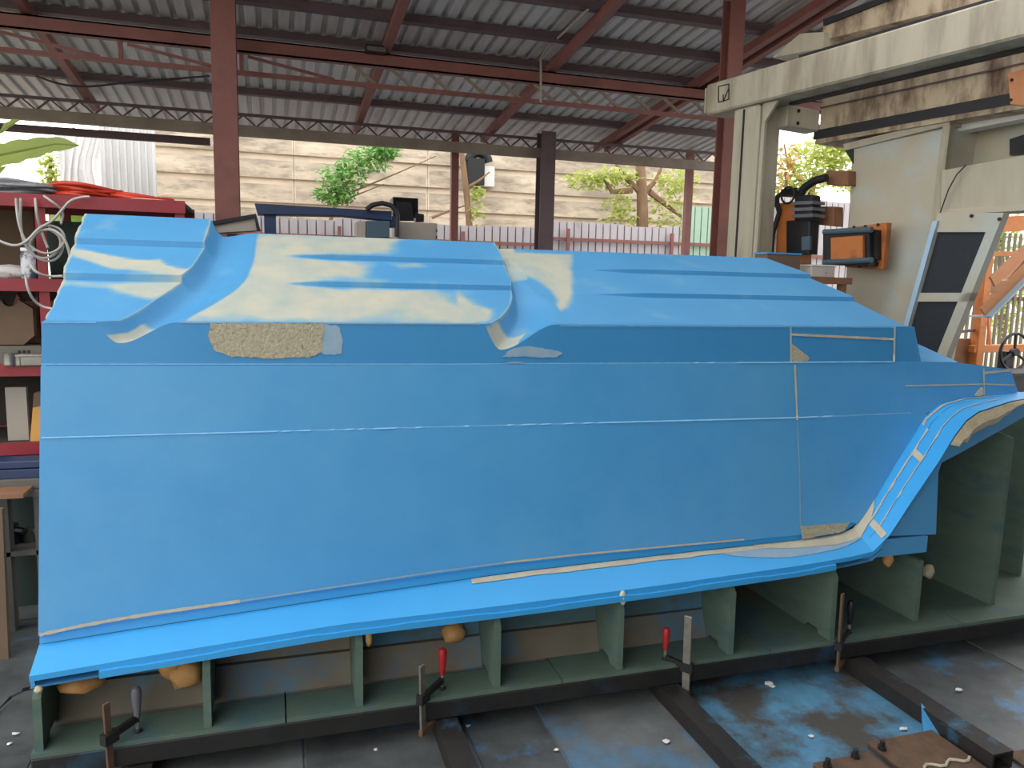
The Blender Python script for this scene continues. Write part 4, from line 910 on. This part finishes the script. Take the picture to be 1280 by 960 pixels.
#@@RACK
# ================================================================== RED RACK AT THE LEFT
RY = 4.2; zl = [at(30,y,RY).z for y in (250,356,462,560)]; X0r, X1r = -2.6, at(232,270,RY).x
RK = thing('storage_rack', ((X0r+X1r)/2,RY+.25,0), 'red steel storage rack loaded with hoses and scrap', 'rack')
xu = at(52,320,RY).x; D_ = .5
for x in (X0r+.03, xu, X1r-.03):
    for y in (RY, RY+D_):
        z1 = zl[0]+.02
        b = MB(); b.box((x-.025,y,0),(x+.025,y+.005,z1)); b.box((x-.025,y,0),(x-.02,y+.04,z1)); b.build('upright', 'red_rack', RK)
for k, z in enumerate(zl):
    for y in (RY-.005, RY+D_): pbox((X0r,y-.012,z-.03),(X1r,y,z+.03)).build('beam', 'red_rack', RK)
    pbox((X0r,RY+.005,z+.005),(X1r,RY+D_-.015,z+.022)).build('shelf_board', 'dark_board', RK)
S = [z+.022 for z in zl]
pbox((X0r,RY+D_+.045,.05),(X1r-.02,RY+D_+.055,zl[1]+.02)).build('sky_block_panel', 'dark_board', RK)  # added dark sheet, keeps bright sky from showing through lower shelves
def sit(x, Yy): return at(x, 300, Yy).x
b = pbox((at(-60,300,4.66).x,4.655,S[1]),(at(46,300,4.66).x,4.665,at(0,262,4.66).z)).build('cardboard_sheet', 'cardboard'); tag(b, 'brown cardboard sheet standing at the back of the rack', 'cardboard')
x0, x1 = at(66,300,4.55).x, at(120,300,4.55).x
t = thing('green_bin', ((x0+x1)/2,4.5,S[1]), 'dark green bin on the rack shelf behind the plug corner', 'bin'); zt2 = at(85,277,4.4).z
MB().prism([(x0+.02,4.4,S[1]),(x1-.02,4.4,S[1]),(x1,4.4,zt2),(x0,4.4,zt2)], (0,.25,0)).build('body', 'dark_green', t); pbox((x0-.01,4.39,zt2-.02),(x1+.01,4.66,zt2)).build('rim', 'dark_green', t)
# hoses on top
def coil(c, rx, ry, r, n, jit, seed, n2=36, dz=.8):
    rd = random.Random(seed); b = MB()
    for k in range(n):
        ph = rd.random()*6; a1, a2 = rx*(1-jit*rd.random()), ry*(1-jit*rd.random()); ox, oy = rd.uniform(-.02,.02), rd.uniform(-.02,.02)
        b.tube([V(c)+V((ox+a1*math.cos(2*math.pi*i/n2), oy+a2*math.sin(2*math.pi*i/n2), r+k*r*dz + r*.8*math.sin(2*2*math.pi*i/n2+ph))) for i in range(n2)], r, 7, True)
    return b
tag(coil((sit(35,4.42),4.42,S[0]+.005),.18,.17,.009,9,.35,1).build('hose_coil', 'grey_hose', None, smooth=60), 'tangled clear grey tubing heaped on the rack top', 'hose')
tag(coil((sit(112,4.45),4.45,S[0]+.005),.165,.17,.012,6,.2,2).build('hose_coil', 'red_hose', None, smooth=60), 'fat coil of orange red hose heaped on the rack top', 'hose')
tag(coil((sit(180,4.45),4.45,S[0]+.005),.155,.17,.011,3,.25,3).build('hose_coil', 'red_hose', None, smooth=60), 'thin coil of orange red hose at the rack top end', 'hose')
tag(MB().lathe((sit(190,4.33),4.33,S[0]),[(.13,0),(.14,.008),(.13,.012),(.03,.014)],n=28).build('flat_disc', 'white_paint'), 'flat pale disc lying under the thin red hose coil', 'disc')
# hanging clear tubing
yh = RY-.035
pts = [(160,258),(150,262),(98,300),(70,330),(52,345),(40,330),(38,310),(48,290),(62,285),(74,295),(80,312),(76,330),(64,340),(50,338),(40,325),(36,308),(44,292),(58,288),(72,298),(78,318),(88,340)]
t = thing('hanging_tube', at(60,330,yh), 'clear tubing looped in a ring and hanging from the red rack', 'hose')
def smooth_px(px, n=60):
    P = [V((x,y,0)) for x, y in px]
    for _ in range(2):
        Q = [P[0]]
        for a, c in zip(P, P[1:]): Q += [a.lerp(c,.25), a.lerp(c,.75)]
        P = Q+[P[-1]]
    return resample(P, n)
def hang(px, Yy, r=.0065): MB().tube([at(p.x,p.y,Yy-.02*math.sin(i*.1)) for i, p in enumerate(smooth_px(px))], r, 7).build('tube', 'clear_hose', t, smooth=60)
hang([(88,338),(88,318),(80,296),(65,286),(50,288),(40,298),(36,310),(42,320),(56,324),(70,318),(77,306),(74,294),(62,287)], yh-.03)
hang([(26,248),(25,280),(30,305),(42,320),(60,328),(74,322),(80,306),(74,290),(60,285)], yh-.015)
hang([(-10,296),(5,304),(20,308),(34,302),(48,285),(64,278),(78,262),(88,250),(104,246),(112,246)], yh-.05)
hang([(20,248),(22,275),(30,300),(45,314),(62,318),(76,310),(82,298),(76,286),(62,281),(48,285)], yh-.04,.006); hang([(44,248),(46,270),(52,290),(60,310)], yh)
hang([(55,245),(68,254),(80,264),(76,280)], yh-.02,.006)
hang([(32,345),(34,360),(42,376),(54,384),(66,386)], yh-.04,.006); hang([(38,330),(44,340),(60,346),(78,345)], yh-.05)
# second shelf
zs = S[1]
x = sit(38,4.27); t = thing('plastic_jar', (x,4.27,zs), 'clear plastic jar with dark print on the upper rack shelf', 'jar')
hj = at(38,314,4.27).z-zs; MB().lathe((x,4.27,zs),[(.045,0),(.047,.01),(.047,hj*.85),(.04,hj*.92),(.04,hj)],n=20).build('body', 'can_print', t, smooth=40); MB().lathe((x,4.27,zs+hj),[(.044,0),(.044,.015)],n=20).build('lid', 'white_paint', t)
t = thing('sack', (sit(10,4.3),4.3,zs), 'white packet with red dots lying on the upper rack shelf', 'packet'); MB().blob((sit(10,4.3),4.3,zs+.035),(.10,.07,.038),3,.25,2,4).build('body', 'white_pack', t, smooth=60); pbox((sit(10,4.3)-.12,4.27,zs+.02),(sit(10,4.3)-.09,4.33,zs+.05)).build('folded_end', 'white_paint', t)
# third shelf: cut foam/wood parts
zs = S[2]
for k, (x, y, wd, hh, m_, lab) in enumerate(((12,4.3,.16,.22,'cardboard','brown cut board with round notches leaning on the scrap shelf'),(36,4.42,.2,.25,'wood_rust','dark brown cut board with round notches behind other scrap'))):
    xx = sit(x,y); pl = [(xx-wd/2,y,zs+.09),(xx-wd/2,y,zs+.09+hh*.6)] + [V((xx-wd*.1+wd*.22*math.cos(a),y,zs+.09+hh-wd*.22*math.sin(a))) for a in [math.pi*i/8 for i in range(8,-1,-1)]][::-1][::-1] + [(xx+wd/2,y,zs+.09+hh*.8),(xx+wd/2,y,zs+.09+hh*.2),(xx+wd*.2,y,zs+.09)]
    tag(MB().prism(pl,(0,.05,0)).build('cut_board', m_), lab, 'board')
for k, (yy, hh, lab, m_) in enumerate(((4.24,.055,'grey slotted metal channel on the scrap shelf','tin'),)):
    yy = 4.27; a_, c_ = sit(-30,yy), sit(44,yy); t = thing('metal_channel', ((a_+c_)/2,yy,zs), lab, 'channel')
    chb = pbox((a_,yy,zs),(c_,yy+.3,zs+.085)).build('channel_body', 'grey_wood', t)
    for j in range(3):
        for i in range(2): pbox((sit(14,yy)+j*.02,yy-.003,zs+.03+i*.022),(sit(14,yy)+j*.02+.011,yy,zs+.043+i*.022)).build('slot', 'motor_black', chb)
for xx, r, hh, lab in ((6,.035,.075,'small open tin beside the wall of scrap on third shelf'),(14,.03,.06,'narrow tin can on the third shelf'),):
    x = sit(xx,4.21); z = S[2]-.0
    yq = 4.23
zs = S[3]
def canv(x, Y, z, r, h, lab):
    xx = at(x,400,Y).x; t = thing('tin_can', (xx,Y,z), lab, 'can'); MB().lathe((xx,Y,z),[(r,0),(r*1.04,.004),(r,.01),(r,h-.006),(r*1.04,h),(r*.9,h)],n=18).build('body', 'tin', t, smooth=40); MB().lathe((xx,Y,z+h),[(r*.9,0),(r*.2,.003)],n=18).build('lid', 'bright_steel', t)
pb = pbox((sit(-5,4.3),4.29,zs),(sit(22,4.3),4.32,at(10,484,4.3).z)).build('beige_panel', 'beige_box'); tag(pb, 'beige flat panel standing on the lowest rack shelf', 'panel')
xx = sit(38,4.26); t = thing('paper_envelope', (xx,4.26,zs), 'yellow paper envelope with brown flap on the lowest shelf', 'envelope')
MB().prism([(xx-.05,4.25,zs),(xx+.06,4.25,zs),(xx+.065,4.29,at(40,505,4.28).z),(xx-.04,4.29,at(40,510,4.28).z)],(0,.012,0)).build('body','yellow_paper',t); MB().prism([(xx-.04,4.29,at(40,510,4.28).z),(xx+.065,4.29,at(40,505,4.28).z),(xx+.065,4.30,at(40,485,4.28).z),(xx-.035,4.30,at(40,492,4.28).z)],(0,.012,0)).build('flap','cardboard',t)
# things on the shelf above (between third and fourth beams): tins on a thin tray
zs = S[2]+.0
tr = pbox((sit(-40,4.2),4.17,S[2]-.0),(sit(62,4.2),4.23,S[2]+.004)); 
canv(10,4.19,S[2]+.0,.03,.06,'small tin can at the shelf edge by the slotted channel'); canv(22,4.185,S[2],.022,.05,'narrow tin can at the shelf edge beside a metal box')
x = at(38,450,4.18).x; t = thing('metal_box', (x,4.19,S[2]), 'small lidded metal box at the shelf edge by the plug', 'box'); pbox((x-.055,4.165,S[2]),(x+.055,4.225,S[2]+.045)).build('body','tin',t,bevel=.003); pbox((x-.058,4.162,S[2]+.045),(x+.058,4.228,S[2]+.054)).build('lid','bright_steel',t)
# ---- pile on the floor below the rack
def plk(y0, y1, Yy, d, m_, lab, name, x0=-40, x1=60, cat='beam'):
    a_, c_ = at(x0,(y0+y1)/2,Yy), at(x1,(y0+y1)/2,Yy); zt3, zb3 = at(20,y0,Yy).z, at(20,y1,Yy).z
    return tag(pbox((a_.x,Yy,zb3),(c_.x,Yy+d,zt3)).build(name, m_, None, bevel=.004), lab, cat)
LY = 3.78
pz = at(20,600,LY).z
for k, (y0, y1, m_, lab) in enumerate(((577,586,'navy','upper navy painted beam on the pile below the rack'),(587,599,'navy','lower navy painted beam on the pile below the rack'))):
    plk(y0, y1, LY+.03, .12, m_, lab, 'navy_beam')
tag(pbox((at(-40,620,LY).x,LY,at(20,612,LY).z),(at(60,620,LY).x,LY+.3,at(20,600,LY).z-.003)).build('grey_plank', 'grey_wood'), 'grey plank under the navy beams on the pile', 'plank')
za, zb_ = at(20,613,LY).z, 0
t = thing('low_stand', (at(10,660,LY).x,LY+.15,0), 'low scrap timber stand below the rack with open front', 'stand')
pbox((at(-40,620,LY).x,LY-.01,za-.03),(at(58,620,LY).x,LY+.3,za)).build('top_plank','grey_wood',t)
for x in (-30,0,52): pbox((at(x,640,LY).x-.03,LY,0),(at(x,640,LY).x+.03,LY+.06,za-.03)).build('leg','grey_wood',t)
pbox((at(-40,690,LY).x,LY,at(20,690,LY).z-.02),(at(56,690,LY).x,LY+.3,at(20,690,LY).z)).build('lower_plank','grey_wood',t)
pbox((at(-40,660,LY+.3).x,LY+.29,.0),(at(56,660,LY+.3).x,LY+.3,za-.03)).build('back_sheet','dark_green',t)
zq = at(20,690,LY).z
for x, r, lab, m_ in ((15,.05,'dark rounded lump inside the low timber stand','motor_black'),(38,.035,'grey metal fitting inside the low timber stand','tin')):
    xx = at(x,670,LY+.15).x; t = thing('scrap_fitting', (xx,LY+.15,zq), lab, 'scrap'); MB().lathe((xx,LY+.15,zq),[(r,0),(r,r*.8),(r*.6,r*1.2),(r*.6,r*1.7)],n=14).build('body',m_,t,smooth=40); MB().tube([(xx,LY+.15,zq+r*1.2),(xx+r*1.2,LY+.12,zq+r*1.1)],r*.35,8).build('spout',m_,t)
b = MB(); a_ = [at(-10,608,3.8), at(30,605,3.8), at(22,622,3.6), at(-10,640,3.5)]; 
zr = za+.002
zr2 = at(10,604,LY).z
tag(pbox((at(-40,610,LY-.09).x,LY-.15,za+.003),(at(34,610,LY-.09).x,LY-.01,za+.02)).build('rusty_sheet','wood_rust'), 'rusty sheet lying over the front of the low stand', 'sheet')
xx = at(-6,680,3.5).x; tag(MB().prism([(xx-.25,3.5,0),(xx+.02,3.5,0),(xx+.02,3.54,at(3,640,3.5).z),(xx-.25,3.54,at(3,640,3.5).z)],(0,.03,0)).build('upright_board','cardboard'), 'brown board standing upright before the low timber stand', 'board')
p = atz(40,728,0); tag(MB().blob((p.x,p.y,.045),(.09,.07,.055),3,.5,2.5,3).build('dust_heap','plate_blue',None,smooth=60), 'heap of blue sanding dust on the floor by the plug', 'heap')
p = atz(14,742,0); t = thing('steel_offcut', (p.x,p.y,.003), 'dark steel offcut plate lying beside the blue dust heap', 'offcut'); pbox((p.x-.12,p.y-.05,.003),(p.x+.06,p.y+.2,.03)).build('body','old_steel',t); pbox((p.x-.1,p.y+.1,.03),(p.x+.02,p.y+.18,.05)).build('tab','old_steel',t)
# ---- small roof fittings
p = at(470,62,6.9); t = thing('lamp_fitting', (p.x,6.93,p.z-.03), 'small floodlight fixed on top of the red roof beam', 'lamp'); pbox((p.x-.09,6.86,p.z-.03),(p.x+.09,6.95,p.z+.03)).build('housing','motor_black',t,bevel=.005); pbox((p.x-.08,6.855,p.z-.025),(p.x+.08,6.86,p.z+.012)).build('lens','tin',t)
tag(MB().tube(resample([at(676,128,6.9),at(676,72,6.9),at(684,60,6.7),at(735,12,5.8)],24), .010, 6).build('conduit','beige_box',None,smooth=60), 'pale conduit climbing from the central column onto the roof', 'conduit')
tag(MB().tube([at(x,y,6.972) for x, y in [(p.x,p.y) for p in smooth_px([(45,95),(75,106),(110,109),(150,104),(200,100),(262,95)],30)]], .008, 6).build('black_cable','rubber',None,smooth=60), 'loose black cable drooping from the roof truss beside column', 'cable')
# ================================================================== behind the camera: unseen roof and walls added to shape light on the hull
W2 = thing('ceiling_shade', (0,-2.5,4.2), 'unseen corrugated roof added overhead to shade the right of the hull', 'roof', kind='structure')  # added out of view to block overhead light on the right
b = MB(); pr = sheet_profile(54, .13, .03, -.8); b.grid([[V((x,Y,4.35+.05*(Y-.5)+z)) for x, z in pr] for Y in (-6.5, 2.2)]); o = b.build('roof_sheet','zinc',W2); sm = o.modifiers.new('thick','SOLIDIFY'); sm.thickness = .003
tag(pbox((6.25,-6.6,0),(6.4,2.1,4.3)).build('wall_right_shade','dark_board'), 'unseen side wall added to darken the right end of the hull', 'wall', kind='structure')  # added out of view, closes off light from the right
tag(pbox((-.8,-6.8,0),(6.4,-6.6,4.1)).build('wall_front_shade','dark_board'), 'unseen wall added behind the camera to cut light on the hull', 'wall', kind='structure')  # added out of view, leaves light to come from the left
